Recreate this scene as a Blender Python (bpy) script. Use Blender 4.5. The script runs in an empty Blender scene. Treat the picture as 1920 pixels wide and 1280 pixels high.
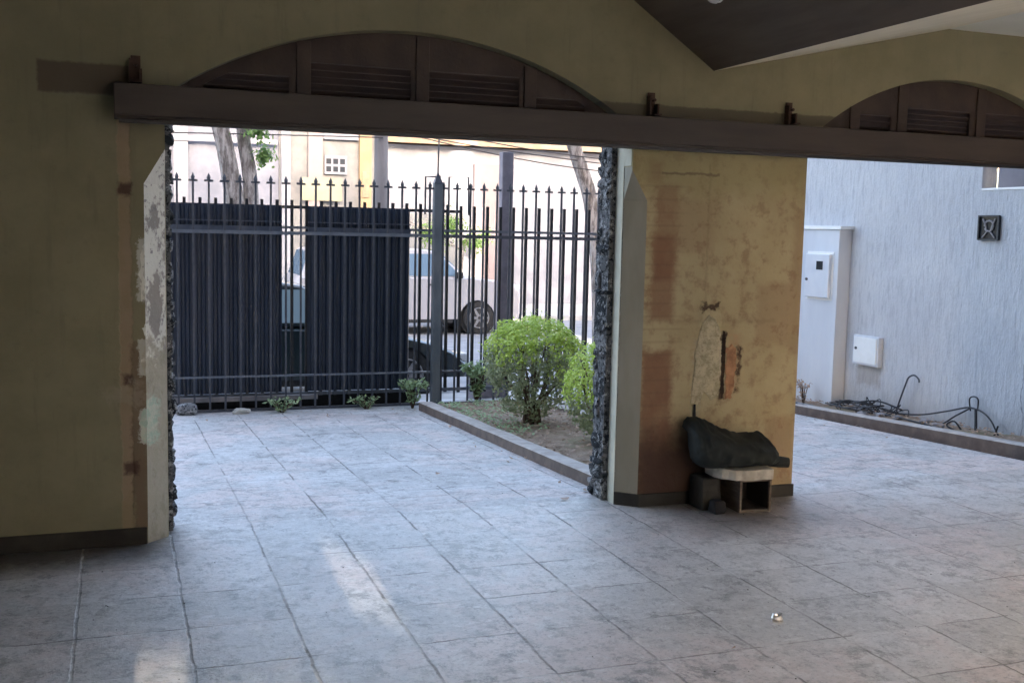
import bpy, bmesh, math, random
from mathutils import Vector, Matrix, noise
from math import pi, sin, cos, radians, sqrt
random.seed(7)
SC = bpy.context.scene
COL = SC.collection

# ------------------------------------------------------------ camera
cam_d = bpy.data.cameras.new('camera')
cam = bpy.data.objects.new('camera', cam_d)
COL.objects.link(cam)
cam_d.sensor_width = 36.0
cam_d.lens = 2026.4 / 1920 * 36.0
cam_d.clip_start = 0.05
cam_d.clip_end = 2000
Rt = Vector((0.93930943, -0.3423791, 0.02177964))
Dn = Vector((-0.01442461, -0.10284228, -0.99459308))
Fw = Vector((0.34276775, 0.9339165, -0.1015394))
m = Matrix.Identity(4)
for i in range(3):
    m[i][0] = Rt[i]; m[i][1] = -Dn[i]; m[i][2] = -Fw[i]
m[2][3] = 1.6
cam.matrix_world = m
SC.camera = cam

# ------------------------------------------------------------ sky, sun, exposure
SUN_EL, SUN_AZ = 18.0, 2.0          # the sun stands behind the house, low
world = bpy.data.worlds.new('World'); SC.world = world
world.use_nodes = True
wn = world.node_tree
for n in list(wn.nodes): wn.nodes.remove(n)
sky = wn.nodes.new('ShaderNodeTexSky'); sky.sky_type = 'NISHITA'
sky.sun_disc = False
sky.dust_density = 4.0; sky.ozone_density = 0.4; sky.air_density = 0.9
sky.sun_elevation = radians(SUN_EL)
sky.sun_rotation = radians(180 + SUN_AZ)
bg = wn.nodes.new('ShaderNodeBackground'); bg.inputs[1].default_value = 0.15
wo = wn.nodes.new('ShaderNodeOutputWorld')
tint = wn.nodes.new('ShaderNodeMix'); tint.data_type = 'RGBA'; tint.blend_type = 'MULTIPLY'
tint.inputs[0].default_value = 1.0; tint.inputs[7].default_value = (1.07, 0.99, 0.95, 1)      # slightly veiled, less blue sky
wn.links.new(sky.outputs[0], tint.inputs[6]); wn.links.new(tint.outputs[2], bg.inputs[0]); wn.links.new(bg.outputs[0], wo.inputs[0])
sd = bpy.data.lights.new('sun', 'SUN'); sd.energy = 2.0; sd.angle = radians(0.8)
sd.color = (1.0, 0.87, 0.72)
sun = bpy.data.objects.new('sun', sd); COL.objects.link(sun)
sdir = Vector((sin(radians(SUN_AZ)) * cos(radians(SUN_EL)), cos(radians(SUN_AZ)) * cos(radians(SUN_EL)), -sin(radians(SUN_EL))))
sun.rotation_euler = sdir.to_track_quat('-Z', 'Y').to_euler()
SC.view_settings.view_transform = 'Standard'
SC.view_settings.look = 'None'
SC.view_settings.exposure = 3.55
SC.view_settings.gamma = 1.0
SC.view_settings.use_curve_mapping = False

# ------------------------------------------------------------ materials
class NT:
    """small node helper"""
    def __init__(s, name):
        s.m = bpy.data.materials.new(name); s.m.use_nodes = True
        s.t = s.m.node_tree
        s.b = s.t.nodes['Principled BSDF']
        tc = s.t.nodes.new('ShaderNodeTexCoord'); s.obj = tc.outputs['Object']
        g = s.t.nodes.new('ShaderNodeNewGeometry'); s.pos = g.outputs['Position']
        s._sep = None
    def node(s, ty, **kw):
        n = s.t.nodes.new(ty)
        for k, v in kw.items(): setattr(n, k, v)
        return n
    def put(s, inp, v):
        if isinstance(v, bpy.types.NodeSocket): s.t.links.new(v, inp)
        elif isinstance(v, (tuple, list)):
            inp.default_value = tuple(v) + (1,) if len(v) == 3 and len(inp.default_value) == 4 else v
        else: inp.default_value = v
    def math(s, op, a, b=0.0, c=0.0, clamp=False):
        n = s.node('ShaderNodeMath', operation=op, use_clamp=clamp)
        s.put(n.inputs[0], a); s.put(n.inputs[1], b); s.put(n.inputs[2], c)
        return n.outputs[0]
    def xyz(s):
        if s._sep is None:
            n = s.node('ShaderNodeSeparateXYZ'); s.t.links.new(s.obj, n.inputs[0]); s._sep = n.outputs
        return s._sep
    def noise(s, scale, detail=4, rough=0.55, stretch=None, dist=0.0, vec=None):
        n = s.node('ShaderNodeTexNoise'); n.inputs['Scale'].default_value = scale
        n.inputs['Detail'].default_value = detail; n.inputs['Roughness'].default_value = rough
        n.inputs['Distortion'].default_value = dist
        v = vec or s.obj
        if stretch:
            mp = s.node('ShaderNodeMapping'); mp.inputs['Scale'].default_value = stretch
            s.t.links.new(v, mp.inputs[0]); v = mp.outputs[0]
        s.t.links.new(v, n.inputs['Vector']); return n.outputs['Fac']
    def shift(s):
        mp = s.node('ShaderNodeMapping'); mp.inputs['Location'].default_value = (5.3, 2.1, 7.7)
        s.t.links.new(s.obj, mp.inputs[0]); return mp.outputs[0]
    def step(s, v, lo, hi, a=0.0, b=1.0):
        n = s.node('ShaderNodeMapRange', interpolation_type='SMOOTHSTEP')
        s.put(n.inputs[0], v); n.inputs[1].default_value = lo; n.inputs[2].default_value = hi
        n.inputs[3].default_value = a; n.inputs[4].default_value = b
        return n.outputs[0]
    def mix(s, f, a, b, mode='MIX'):
        n = s.node('ShaderNodeMix', data_type='RGBA', blend_type=mode)
        s.put(n.inputs[0], f)
        for i, v in ((6, a), (7, b)):
            if isinstance(v, tuple): n.inputs[i].default_value = v + (1,) if len(v) == 3 else v
            else: s.t.links.new(v, n.inputs[i])
        return n.outputs[2]
    def rect(s, x0, x1, z0, z1, w=0.02, nz=None, amp=0.0, ax=(0, 2)):
        """soft mask of a rectangle with a wobbly edge"""
        o = s.xyz(); x = o[ax[0]]; z = o[ax[1]]
        if nz is not None:
            d = s.math('MULTIPLY', s.math('SUBTRACT', nz, 0.5), amp)
            if not hasattr(s, '_nb'): s._nb = s.noise(9.3, 5, .65, vec=s.shift()); s._nc = s.noise(34, 4, .7, vec=s.shift())
            e = s.math('MULTIPLY', s.math('SUBTRACT', s._nb, 0.5), amp * 1.3); e2 = s.math('MULTIPLY', s.math('SUBTRACT', s._nc, 0.5), amp * .7)
            x = s.math('ADD', x, s.math('ADD', d, e2)); z = s.math('ADD', z, s.math('ADD', e, e2))
        a = s.math('MINIMUM', s.math('SUBTRACT', x, x0), s.math('SUBTRACT', x1, x))
        b = s.math('MINIMUM', s.math('SUBTRACT', z, z0), s.math('SUBTRACT', z1, z))
        return s.step(s.math('MINIMUM', a, b), -w, w)
    def col(s, v): s.put(s.b.inputs['Base Color'], v)
    def rough(s, v): s.put(s.b.inputs['Roughness'], v)
    def bump(s, h, strength=0.3, dist=0.01):
        n = s.node('ShaderNodeBump'); n.inputs['Strength'].default_value = strength
        n.inputs['Distance'].default_value = dist
        s.t.links.new(h, n.inputs['Height']); s.t.links.new(n.outputs[0], s.b.inputs['Normal'])

def simple(name, c1, c2, scale=8, rough=0.7, bump=0.15, metal=0.0, stretch=None, bscale=60, bdist=0.003):
    t = NT(name)
    t.col(t.mix(t.step(t.noise(scale, 5, 0.6, stretch), 0.3, 0.7), c1, c2))
    t.rough(rough); t.b.inputs['Metallic'].default_value = metal
    if bump: t.bump(t.noise(bscale, 4, 0.6, stretch), bump, bdist)
    return t.m

M = {}
# polished cement tiles, square grid 0.4155 x 0.42, grout lines slightly worn
def floor_mat(name, inside):
    t = NT(name); o = t.xyz()
    wob = t.math('MULTIPLY', t.math('SUBTRACT', t.noise(7, 5, .7), 0.5), 0.028)
    jn = t.noise(30, 5, .8)
    def lines(c, off, per, w):
        f = t.math('FRACT', t.math('DIVIDE', t.math('ADD', t.math('SUBTRACT', c, off), t.math('ADD', wob, 50 * per)), per))
        d = t.math('MULTIPLY', t.math('MINIMUM', f, t.math('SUBTRACT', 1.0, f)), per)
        return t.step(t.math('ADD', d, t.math('MULTIPLY', t.math('SUBTRACT', jn, 0.5), 0.012)), w * 0.3, w * 1.1, 1.0, 0.0)
    lx = lines(o[0], -0.172, 0.4155, 0.0075)
    ly = lines(o[1], 0.56, 0.42, 0.0065)
    worn = t.step(t.noise(2.3, 3, 0.6), 0.36, 0.62)
    worn2 = t.step(t.noise(1.7, 3, 0.6, (1, 1, 1), vec=t.obj, dist=0.4), 0.42, 0.58)
    gx = t.math('MULTIPLY', lx, t.math('ADD', 0.35, t.math('MULTIPLY', worn, 0.65)))
    gy = t.math('MULTIPLY', ly, t.math('ADD', 0.12, t.math('MULTIPLY', worn2, 0.75)))
    # one tone per tile
    cx = t.math('FLOOR', t.math('DIVIDE', t.math('ADD', o[0], 0.172), 0.4155))
    cy = t.math('FLOOR', t.math('DIVIDE', t.math('SUBTRACT', o[1], 0.56), 0.42))
    cb = t.node('ShaderNodeCombineXYZ'); t.put(cb.inputs[0], cx); t.put(cb.inputs[1], cy)
    wn_ = t.node('ShaderNodeTexWhiteNoise', noise_dimensions='2D'); t.t.links.new(cb.outputs[0], wn_.inputs[0])
    cb2 = t.node('ShaderNodeCombineXYZ'); t.put(cb2.inputs[0], cx); t.put(cb2.inputs[1], t.math('FLOOR', t.math('DIVIDE', t.math('SUBTRACT', o[1], 0.455), 0.42)))
    wn2 = t.node('ShaderNodeTexWhiteNoise', noise_dimensions='2D'); t.t.links.new(cb2.outputs[0], wn2.inputs[0])
    if not inside:
        hlf = lines(o[1], 0.56 + .21, 0.42, 0.0065)
        gy = t.math('MAXIMUM', t.math('MULTIPLY', gy, t.step(wn2.outputs[0], .15, .16)), t.math('MULTIPLY', hlf, t.math('MULTIPLY', t.step(wn2.outputs[0], .42, .43), 0.7)))
    g = t.math('MAXIMUM', gx, gy)
    if inside: a, b, pk, dk = (0.46, 0.45, 0.43), (0.66, 0.645, 0.63), (0.60, 0.51, 0.48), (0.12, 0.118, 0.11)
    else: a, b, pk, dk = (0.44, 0.43, 0.42), (0.64, 0.625, 0.61), (0.64, 0.52, 0.475), (0.15, 0.145, 0.14)
    n_big = t.noise(1.5, 9, 0.75); n_mid = t.noise(7.5, 9, 0.80); n_fine = t.noise(42, 6, 0.85)
    c = t.mix(wn_.outputs[0], a, b)
    c = t.mix(t.math('MULTIPLY', t.step(n_big, 0.38, 0.62), 0.55), c, t.mix(t.step(n_mid, .38, .62), (0.30, 0.31, 0.295), b))
    c = t.mix(t.math('MULTIPLY', t.step(t.noise(0.9, 6, 0.7, dist=0.5), 0.44, 0.60), 0.7), c, pk)
    c = t.mix(t.math('MULTIPLY', t.step(n_mid, 0.48, 0.62), 0.62), c, (0.235, 0.24, 0.225))
    c = t.mix(t.math('MULTIPLY', t.step(t.noise(16, 7, 0.85, vec=t.shift()), 0.50, 0.62), 0.45), c, (0.70, 0.69, 0.67))
    c = t.mix(t.math('MULTIPLY', t.step(n_fine, 0.50, 0.66), 0.60), c, dk)
    c = t.mix(t.math('MULTIPLY', t.step(t.noise(3.4, 11, 0.84, vec=t.shift()), 0.53, 0.62), 0.60), c, dk)
    sc = t.noise(6, 8, 0.8, (0.75, 1.5, 1), dist=0.3)
    c = t.mix(t.math('MULTIPLY', t.step(sc, 0.56, 0.64), 0.5), c, (0.72, 0.72, 0.70))
    sc2 = t.noise(8, 8, 0.8, (1.3, .8, 1), dist=0.2, vec=t.shift())
    c = t.mix(t.math('MULTIPLY', t.step(sc2, 0.56, 0.61), 0.5), c, dk)
    if inside:   # contact shadow painted along the wall foot, darker area round the crate
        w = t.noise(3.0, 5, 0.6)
        foot_shade = t.rect(-4, 0.28, 5.30, 6.2, 0.20, w, 0.25, (0, 1))
        crate_darker = t.rect(2.95, 3.9, 4.95, 6.2, 0.22, w, 0.3, (0, 1))
        c = t.mix(t.math('MULTIPLY', t.math('MAXIMUM', foot_shade, t.math('MULTIPLY', crate_darker, 0.6)), 0.8), c, (0.035, 0.033, 0.03))
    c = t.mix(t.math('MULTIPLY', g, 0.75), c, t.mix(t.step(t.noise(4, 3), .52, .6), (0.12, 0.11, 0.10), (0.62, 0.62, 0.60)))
    t.col(c); t.b.inputs['Specular IOR Level'].default_value = 0.7
    r = t.math('ADD', 0.17 if inside else 0.48, t.math('MULTIPLY', n_mid, 0.45))
    r = t.math('ADD', r, t.math('MULTIPLY', g, 0.3))
    t.rough(r)
    h = t.math('SUBTRACT', t.math('MULTIPLY', t.noise(55, 5, 0.7), 0.35), g)
    h = t.math('ADD', h, t.math('MULTIPLY', n_big, 2.5)); h = t.math('ADD', h, t.math('MULTIPLY', n_mid, 1.6))
    t.bump(h, 0.6, 0.007)
    return t.m
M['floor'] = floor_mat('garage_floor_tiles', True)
M['drive'] = floor_mat('driveway_tiles', False)

def olive_wall():
    t = NT('olive_wall_paint')
    n1 = t.noise(2.0, 6, 0.65); n2 = t.noise(14, 5, 0.7)
    c = t.mix(t.step(n1, 0.3, 0.7), (0.195, 0.180, 0.105), (0.250, 0.230, 0.140))
    c = t.mix(t.math('MULTIPLY', t.step(n2, 0.55, 0.8), 0.25), c, (0.11, 0.095, 0.055))
    st = t.noise(3.0, 5, 0.6, (6, 6, 0.7))
    c = t.mix(t.math('MULTIPLY', t.step(st, 0.55, 0.75), 0.3), c, (0.12, 0.10, 0.065))
    # unpainted band left by an older track, and a brown patch at its far end
    band = t.rect(2.55, 4.3, 2.10, 2.332, 0.006, n2, 0.02)
    patch = t.rect(-0.335, 0.075, 2.205, 2.345, 0.008, n2, 0.02)
    c = t.mix(t.math('MULTIPLY', band, 0.8), c, (0.085, 0.068, 0.042))
    c = t.mix(t.math('MULTIPLY', patch, 0.85), c, (0.085, 0.06, 0.04))
    # chased strip of bare plaster beside the opening
    strip = t.rect(0.012, 0.068, 0.05, 2.2, 0.006, n2, 0.035)
    c = t.mix(t.math('MULTIPLY', strip, 0.85), c, t.mix(t.step(n1, 0.4, 0.6), (0.27, 0.21, 0.12), (0.33, 0.24, 0.16)))
    rb = t.rect(0.065, 0.135, 0.08, 1.0, 0.015, n1, 0.09)
    c = t.mix(t.math('MULTIPLY', rb, 0.7), c, (0.15, 0.09, 0.055))
    for x, z, r in ((0.042, 1.765, 0.030), (0.055, 0.385, 0.034), (0.050, 0.83, 0.022)):
        h = t.rect(x - r, x + r, z - r, z + r, 0.014, n2, 0.05)
        c = t.mix(t.math('MULTIPLY', h, 0.9), c, (0.06, 0.022, 0.014))
    wh = t.rect(-0.05, 0.13, 0.72, 0.80, 0.03, n2, 0.20)
    c = t.mix(t.math('MULTIPLY', wh, 0.45), c, (0.34, 0.30, 0.23))
    for z0_, z1_ in ((1.22, 1.52), (0.50, 0.68), (0.84, 1.02)):
        fk = t.rect(0.100, 0.15, z0_, z1_, 0.006, n1, 0.09)
        c = t.mix(t.math('MULTIPLY', fk, 0.9), c, (0.55, 0.56, 0.50))
    t.col(c); t.rough(0.72)
    h = t.math('SUBTRACT', t.math('MULTIPLY', t.noise(70, 5, 0.7), 0.4), strip)
    t.bump(t.math('ADD', h, t.math('MULTIPLY', t.noise(4, 3), 0.8)), 0.45, 0.006)
    return t.m
M['olive'] = olive_wall()

def pier_mat():
    t = NT('weathered_pier_plaster'); o = t.xyz()
    n1 = t.noise(2.2, 6, 0.65); n2 = t.noise(12, 6, 0.7); n3 = t.noise(30, 5, 0.7)
    c = t.mix(t.step(n1, 0.3, 0.7), (0.35, 0.29, 0.165), (0.43, 0.37, 0.225))
    c = t.mix(t.math('MULTIPLY', t.step(n2, 0.48, 0.66), 0.5), c, (0.20, 0.12, 0.07))
    c = t.mix(t.math('MULTIPLY', t.rect(2.7, 4.0, 1.85, 2.3, 0.12, n2, 0.15), 0.55), c, (0.29, 0.26, 0.12))
    # brick ghosting on the left half
    row = t.math('FRACT', t.math('DIVIDE', o[2], 0.075))
    rowl = t.step(t.math('MINIMUM', row, t.math('SUBTRACT', 1.0, row)), 0.04, 0.14, 1.0, 0.0)
    red = (0.17, 0.066, 0.036)
    for x0, x1, z0, z1, k in ((2.86, 2.95, 1.90, 2.02, .5), (2.92, 3.06, 1.33, 1.88, .6), (2.90, 3.05, 1.10, 1.60, .7), (2.86, 3.06, -0.1, 0.92, .85), (3.0, 3.24, -0.1, 0.50, .7), (3.62, 3.86, 0.95, 1.32, .3), (3.86, 3.93, 0.9, 1.75, .35), (3.72, 3.93, 0.0, 0.5, .4), (3.05, 3.3, 1.5, 1.8, .25)):
        c = t.mix(t.math('MULTIPLY', t.math('MULTIPLY', t.rect(x0, x1, z0, z1, 0.03, n2, 0.06), t.step(n1, .28, .60, .45, 1.0)), k), c, t.mix(t.step(n2, .35, .7), red, (0.22, 0.11, 0.06)))
    c = t.mix(t.math('MULTIPLY', t.math('MULTIPLY', rowl, t.rect(2.8, 3.10, -0.1, 1.95, 0.06, n1, 0.3)), 0.18), c, (0.12, 0.07, 0.045))
    c = t.mix(t.math('MULTIPLY', t.rect(2.85, 3.75, 1.085, 1.105, 0.02, n2, 0.06), 0.3), c, (0.16, 0.11, 0.065))
    c = t.mix(t.math('MULTIPLY', t.rect(2.95, 3.33, 1.945, 1.958, 0.006, n2, 0.03), 0.7), c, (0.12, 0.08, 0.05))
    # darker lower part round the crate
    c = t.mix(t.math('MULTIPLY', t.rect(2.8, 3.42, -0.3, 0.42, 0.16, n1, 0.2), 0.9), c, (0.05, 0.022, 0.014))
    # fine hairline
    c = t.mix(t.math('MULTIPLY', t.rect(3.262, 3.270, 1.2, 2.0, 0.012, n2, 0.05), 0.35), c, (0.13, 0.09, 0.05))
    # knocked off plaster: pale patch, cavity, brick
    pale = t.rect(3.23, 3.385, 0.56, 1.16, 0.02, n2, 0.12)
    c = t.mix(t.math('MULTIPLY', pale, 0.25), c, t.mix(t.step(n3, .35, .65), (0.52, 0.46, 0.29), (0.64, 0.57, 0.38)))
    rim = t.rect(3.20, 3.25, 0.5, 0.98, 0.012, n3, 0.10)
    c = t.mix(t.math('MULTIPLY', rim, 0.6), c, (0.38, 0.34, 0.24))
    br = t.rect(3.43, 3.52, 0.66, 1.02, 0.015, n2, 0.10)
    c = t.mix(t.math('MULTIPLY', br, .35), c, t.mix(t.step(n3, .4, .6), (0.44, 0.23, 0.12), (0.36, 0.27, 0.16)))
    cav = t.math('MAXIMUM', t.rect(3.385, 3.418, 0.63, 1.03, 0.008, n3, 0.07), t.rect(3.50, 3.525, 0.66, 0.93, 0.010, n3, 0.09))
    cav = t.math('MULTIPLY', cav, t.step(t.noise(5.5, 4, .6, (1, 1, 1.6)), .40, .54))
    cav = t.math('MAXIMUM', cav, t.rect(3.385, 3.405, 0.63, 0.90, 0.006, n3, 0.05))
    cav = t.math('MAXIMUM', cav, t.rect(3.25, 3.36, 1.17, 1.20, 0.010, n3, 0.10))
    cav = t.math('MAXIMUM', cav, t.rect(3.215, 3.232, 0.30, 0.55, 0.006, n3, 0.02))
    c = t.mix(t.math('MULTIPLY', cav, 0.88), c, (0.045, 0.018, 0.010))
    t.col(c); t.rough(0.8)
    h = t.math('ADD', t.math('MULTIPLY', n2, 0.8), t.math('MULTIPLY', n3, 0.4))
    h = t.math('SUBTRACT', h, t.math('MULTIPLY', cav, 3.0)); h = t.math('SUBTRACT', h, t.math('MULTIPLY', pale, 0.8))
    t.bump(h, 0.6, 0.008)
    return t.m
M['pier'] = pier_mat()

def peeling():
    t = NT('peeling_white_plaster')
    n1 = t.noise(7, 6, 0.7, (1, 1, 0.6)); n2 = t.noise(26, 5, 0.7)
    c = t.mix(t.step(n1, 0.44, 0.50), (0.36, 0.34, 0.31), (0.80, 0.81, 0.74))
    c = t.mix(t.math('MULTIPLY', t.step(n2, 0.58, 0.64), .8), c, (0.27, 0.26, 0.26))
    low = t.rect(0, 1, -1, 0.98, 0.05, n1, 0.5)
    c = t.mix(t.math('MULTIPLY', low, 0.85), c, t.mix(t.step(n2, .4, .7), (0.40, 0.38, 0.28), (0.47, 0.44, 0.36)))
    tq = t.rect(0.08, 0.19, 0.50, 0.74, 0.015, n1, 0.16)
    c = t.mix(t.math('MULTIPLY', tq, 0.95), c, t.mix(t.step(n2, .4, .6), (0.45, 0.60, 0.50), (0.62, 0.66, 0.56)))
    t.col(c); t.rough(0.8); t.bump(t.math('ADD', n1, t.math('MULTIPLY', n2, .6)), 0.7, 0.01)
    return t.m
M['peel'] = peeling()
M['chamfer'] = simple('grey_green_chamfer', (0.27, 0.25, 0.19), (0.34, 0.315, 0.25), 5, 0.75, 0.3, stretch=(1, 1, 0.3))
def scar():
    t = NT('broken_plaster'); n = t.noise(16, 7, .75); n2 = t.noise(50, 5, .8)
    c = t.mix(t.step(n, .38, .62), (0.44, 0.39, 0.25), (0.68, 0.61, 0.43))
    c = t.mix(t.math('MULTIPLY', t.step(n2, .52, .66), .6), c, (0.24, 0.19, 0.12))
    t.col(c); t.rough(.95); t.bump(t.math('ADD', n, n2), 1.0, .015); return t.m
M['scar'] = scar()
M['scar_brick'] = simple('exposed_orange_brick', (0.26, 0.13, 0.07), (0.48, 0.27, 0.15), 18, .95, 1.0, bscale=40, bdist=.012)
M['scar_dark'] = simple('dark_plaster_hollow', (0.016, 0.010, 0.007), (0.05, 0.03, 0.018), 30, 1.0, .5)
M['reveal'] = simple('daylit_reveal_plaster', (0.50, 0.48, 0.38), (0.62, 0.60, 0.49), 6, 0.8, 0.4)
M['skirt'] = simple('dark_cement_skirting', (0.018, 0.016, 0.012), (0.04, 0.036, 0.028), 7, 0.7, 0.3)
M['brown'] = simple('dark_brown_paint', (0.028, 0.020, 0.016), (0.048, 0.035, 0.028), 3, 0.55, 0.25, stretch=(0.5, 4, 4))
M['beam_brown'] = simple('brown_beam_paint', (0.085, 0.066, 0.050), (0.115, 0.092, 0.070), 2.5, 0.75, 0.35, stretch=(4, .6, 4))
M['brown_wood'] = simple('dark_stained_wood', (0.030, 0.017, 0.012), (0.055, 0.033, 0.023), 6, 0.6, 0.35, stretch=(1, 8, 1))
M['ceil'] = simple('pale_ceiling_paint', (0.68, 0.70, 0.64), (0.74, 0.76, 0.70), 3, 0.85, 0.2)
M['soffit'] = simple('cream_soffit_paint', (0.66, 0.62, 0.48), (0.72, 0.68, 0.54), 3, 0.8, 0.2)
M['bracket'] = simple('rusty_bracket_steel', (0.04, 0.02, 0.014), (0.08, 0.045, 0.03), 20, 0.6, 0.3, metal=0.5)
def stone_mat():
    t = NT('dark_facing_stone')
    g = t.node('ShaderNodeNewGeometry')
    c = t.mix(t.step(g.outputs['Random Per Island'], .2, .95), (0.035, 0.04, 0.045), (0.26, 0.26, 0.265))
    c = t.mix(t.step(t.noise(24, 7, 0.8), 0.52, 0.60), c, (0.50, 0.50, 0.50))
    c = t.mix(t.step(t.noise(33, 6, 0.8, vec=t.shift()), 0.50, 0.58), c, (0.018, 0.02, 0.022))
    t.col(c); t.rough(0.95); t.b.inputs['Specular IOR Level'].default_value = 0.2
    t.bump(t.noise(60, 6, .8), 0.9, 0.012); return t.m
M['stone'] = stone_mat()
M['iron'] = simple('grey_painted_iron', (0.055, 0.06, 0.075), (0.085, 0.09, 0.105), 12, 0.45, 0.15, metal=0.2)
M['iron_light'] = simple('light_grey_rail_paint', (0.11, 0.125, 0.15), (0.16, 0.175, 0.20), 12, 0.45, 0.15)
M['post_paint'] = simple('weathered_post_paint', (0.10, 0.115, 0.13), (0.17, 0.18, 0.19), 9, 0.55, 0.3, stretch=(1, 1, .3))
M['strap'] = simple('worn_strap_paint', (0.05, 0.06, 0.085), (0.085, 0.095, 0.12), 9, 0.5, 0.2)
M['black_iron'] = simple('black_painted_iron', (0.008, 0.009, 0.012), (0.02, 0.02, 0.024), 12, 0.4, 0.15)
M['sheet'] = simple('navy_ribbed_sheet', (0.012, 0.019, 0.036), (0.024, 0.034, 0.056), 5, 0.42, 0.15, stretch=(6, 1, .6))
M['gap_shade'] = simple('gap_shade_black', (0.006, 0.006, 0.007), (0.015, 0.014, 0.013), 8, 0.9, 0.3)
M['kerb_top'] = simple('worn_kerb_cement', (0.33, 0.29, 0.26), (0.48, 0.44, 0.40), 9, 0.85, 0.5)
M['kerb_side'] = simple('dark_kerb_side', (0.10, 0.075, 0.065), (0.16, 0.12, 0.10), 9, 0.85, 0.5)
def soil():
    t = NT('dry_soil')
    n1 = t.noise(6, 8, 0.75); n2 = t.noise(45, 6, 0.8)
    c = t.mix(t.step(n1, 0.35, 0.65), (0.30, 0.20, 0.135), (0.44, 0.34, 0.25))
    c = t.mix(t.step(n2, 0.5, 0.7), c, (0.17, 0.125, 0.08))
    c = t.mix(t.math('MULTIPLY', t.step(t.noise(2.2, 5, .6), 0.52, 0.64), 0.4), c, (0.24, 0.26, 0.12))
    t.col(c); t.rough(0.95); t.bump(t.math('ADD', n1, n2), 0.9, 0.03); return t.m
M['soil'] = soil()
def white_wall():
    t = NT('combed_white_render')
    n1 = t.noise(1.4, 6, 0.6); st = t.noise(26, 6, 0.75, (1, 1, 0.16)); st2 = t.noise(60, 4, .7, (1, 1, 0.14))
    c = t.mix(t.step(n1, 0.3, 0.7), (0.58, 0.59, 0.62), (0.67, 0.675, 0.69))
    c = t.mix(t.math('MULTIPLY', t.step(st, 0.48, 0.64), 0.38), c, (0.36, 0.37, 0.41))
    c = t.mix(t.math('MULTIPLY', t.step(t.noise(11, 6, .8, (1, 1, .35)), 0.52, 0.66), 0.35), c, (0.70, 0.70, 0.72))
    o = t.xyz()
    dirt = t.math('MULTIPLY', t.step(t.math('ADD', o[2], t.math('MULTIPLY', n1, 0.5)), 0.05, 0.60, 1.0, 0.0), t.math('ADD', 0.3, t.math('MULTIPLY', st, .5)))
    c = t.mix(dirt, c, (0.36, 0.33, 0.30))
    rs = t.rect(8.56, 8.92, 0.16, 0.36, 0.04, st, 0.12, (1, 2))
    c = t.mix(t.math('MULTIPLY', rs, 0.45), c, (0.33, 0.27, 0.22))
    f = t.math('ABSOLUTE', t.math('SUBTRACT', t.math('ADD', o[1], t.math('MULTIPLY', t.noise(3, 4, .6), 0.22)), 6.92))
    ck = t.math('MULTIPLY', t.step(f, 0.002, 0.007, 1.0, 0.0), t.step(o[2], 0.75, 0.95, 1.0, 0.0))
    c = t.mix(t.math('MULTIPLY', ck, 0.7), c, (0.15, 0.15, 0.17))
    t.col(c); t.rough(0.85)
    t.bump(t.math('ADD', t.math('ADD', st, t.math('MULTIPLY', st2, 0.6)), t.noise(18, 6, .8, (1, 1, .4))), 1.0, 0.022); return t.m
M['white_wall'] = white_wall()
M['white_plain'] = simple('smooth_white_render', (0.58, 0.60, 0.64), (0.66, 0.68, 0.71), 3, 0.75, 0.2, stretch=(1, 1, 0.3))
M['white_cap'] = simple('white_cap_paint', (0.78, 0.78, 0.76), (0.85, 0.85, 0.83), 6, 0.6, 0.1)
M['meter'] = simple('grey_meter_enamel', (0.62, 0.64, 0.68), (0.68, 0.70, 0.73), 6, 0.4, 0.05)
M['dark_glass'] = simple('dark_glass', (0.02, 0.025, 0.03), (0.04, 0.045, 0.05), 10, 0.1, 0)
M['rubber'] = simple('black_cable_sheath', (0.012, 0.012, 0.014), (0.03, 0.03, 0.034), 20, 0.5, 0.1)
M['vent'] = simple('dark_iron_grille', (0.015, 0.015, 0.018), (0.05, 0.05, 0.05), 20, 0.6, 0.2)
M['cloth'] = simple('black_tarpaulin', (0.008, 0.012, 0.011), (0.016, 0.021, 0.020), 6, 0.75, 0.5, bscale=24, bdist=.008)
M['crate'] = simple('aged_crate_wood', (0.09, 0.07, 0.055), (0.17, 0.14, 0.115), 8, 0.75, 0.4, stretch=(1, 1, 6))
M['crate_in'] = simple('crate_near_black', (0.012, 0.010, 0.012), (0.02, 0.018, 0.02), 8, 0.8, 0.2)
M['slab'] = simple('chipped_pale_stone', (0.38, 0.36, 0.31), (0.60, 0.58, 0.53), 14, 0.6, 0.5)
def bark(name, a, b):
    t = NT(name); n = t.noise(14, 6, .7, (1, 1, .25))
    t.col(t.mix(t.step(n, .38, .62), a, b)); t.rough(.9); t.bump(n, .9, .03); return t.m
M['bark'] = bark('grey_bark', (0.12, 0.10, 0.09), (0.38, 0.35, 0.33))
M['twig'] = bark('shrub_stem_bark', (0.05, 0.03, 0.02), (0.16, 0.10, 0.06))
def leafm(name, a, b, tr=0.35):
    t = NT(name)
    oi = t.noise(23, 3, .6)
    g = t.node('ShaderNodeNewGeometry')
    c = t.mix(t.step(oi, .3, .7), a, b)
    c = t.mix(t.math('MULTIPLY', g.outputs['Random Per Island'], 0.6), c, b)
    t.col(c); t.rough(.5)
    t.b.inputs['Transmission Weight'].default_value = 0.0
    # thin leaf: part of the light goes through
    tr_ = t.node('ShaderNodeBsdfTranslucent'); t.t.links.new(c, tr_.inputs[0])
    ms = t.node('ShaderNodeMixShader'); ms.inputs[0].default_value = tr
    out = [n for n in t.t.nodes if n.type == 'OUTPUT_MATERIAL'][0]
    t.t.links.new(t.b.outputs[0], ms.inputs[1]); t.t.links.new(tr_.outputs[0], ms.inputs[2]); t.t.links.new(ms.outputs[0], out.inputs[0])
    return t.m
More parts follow.
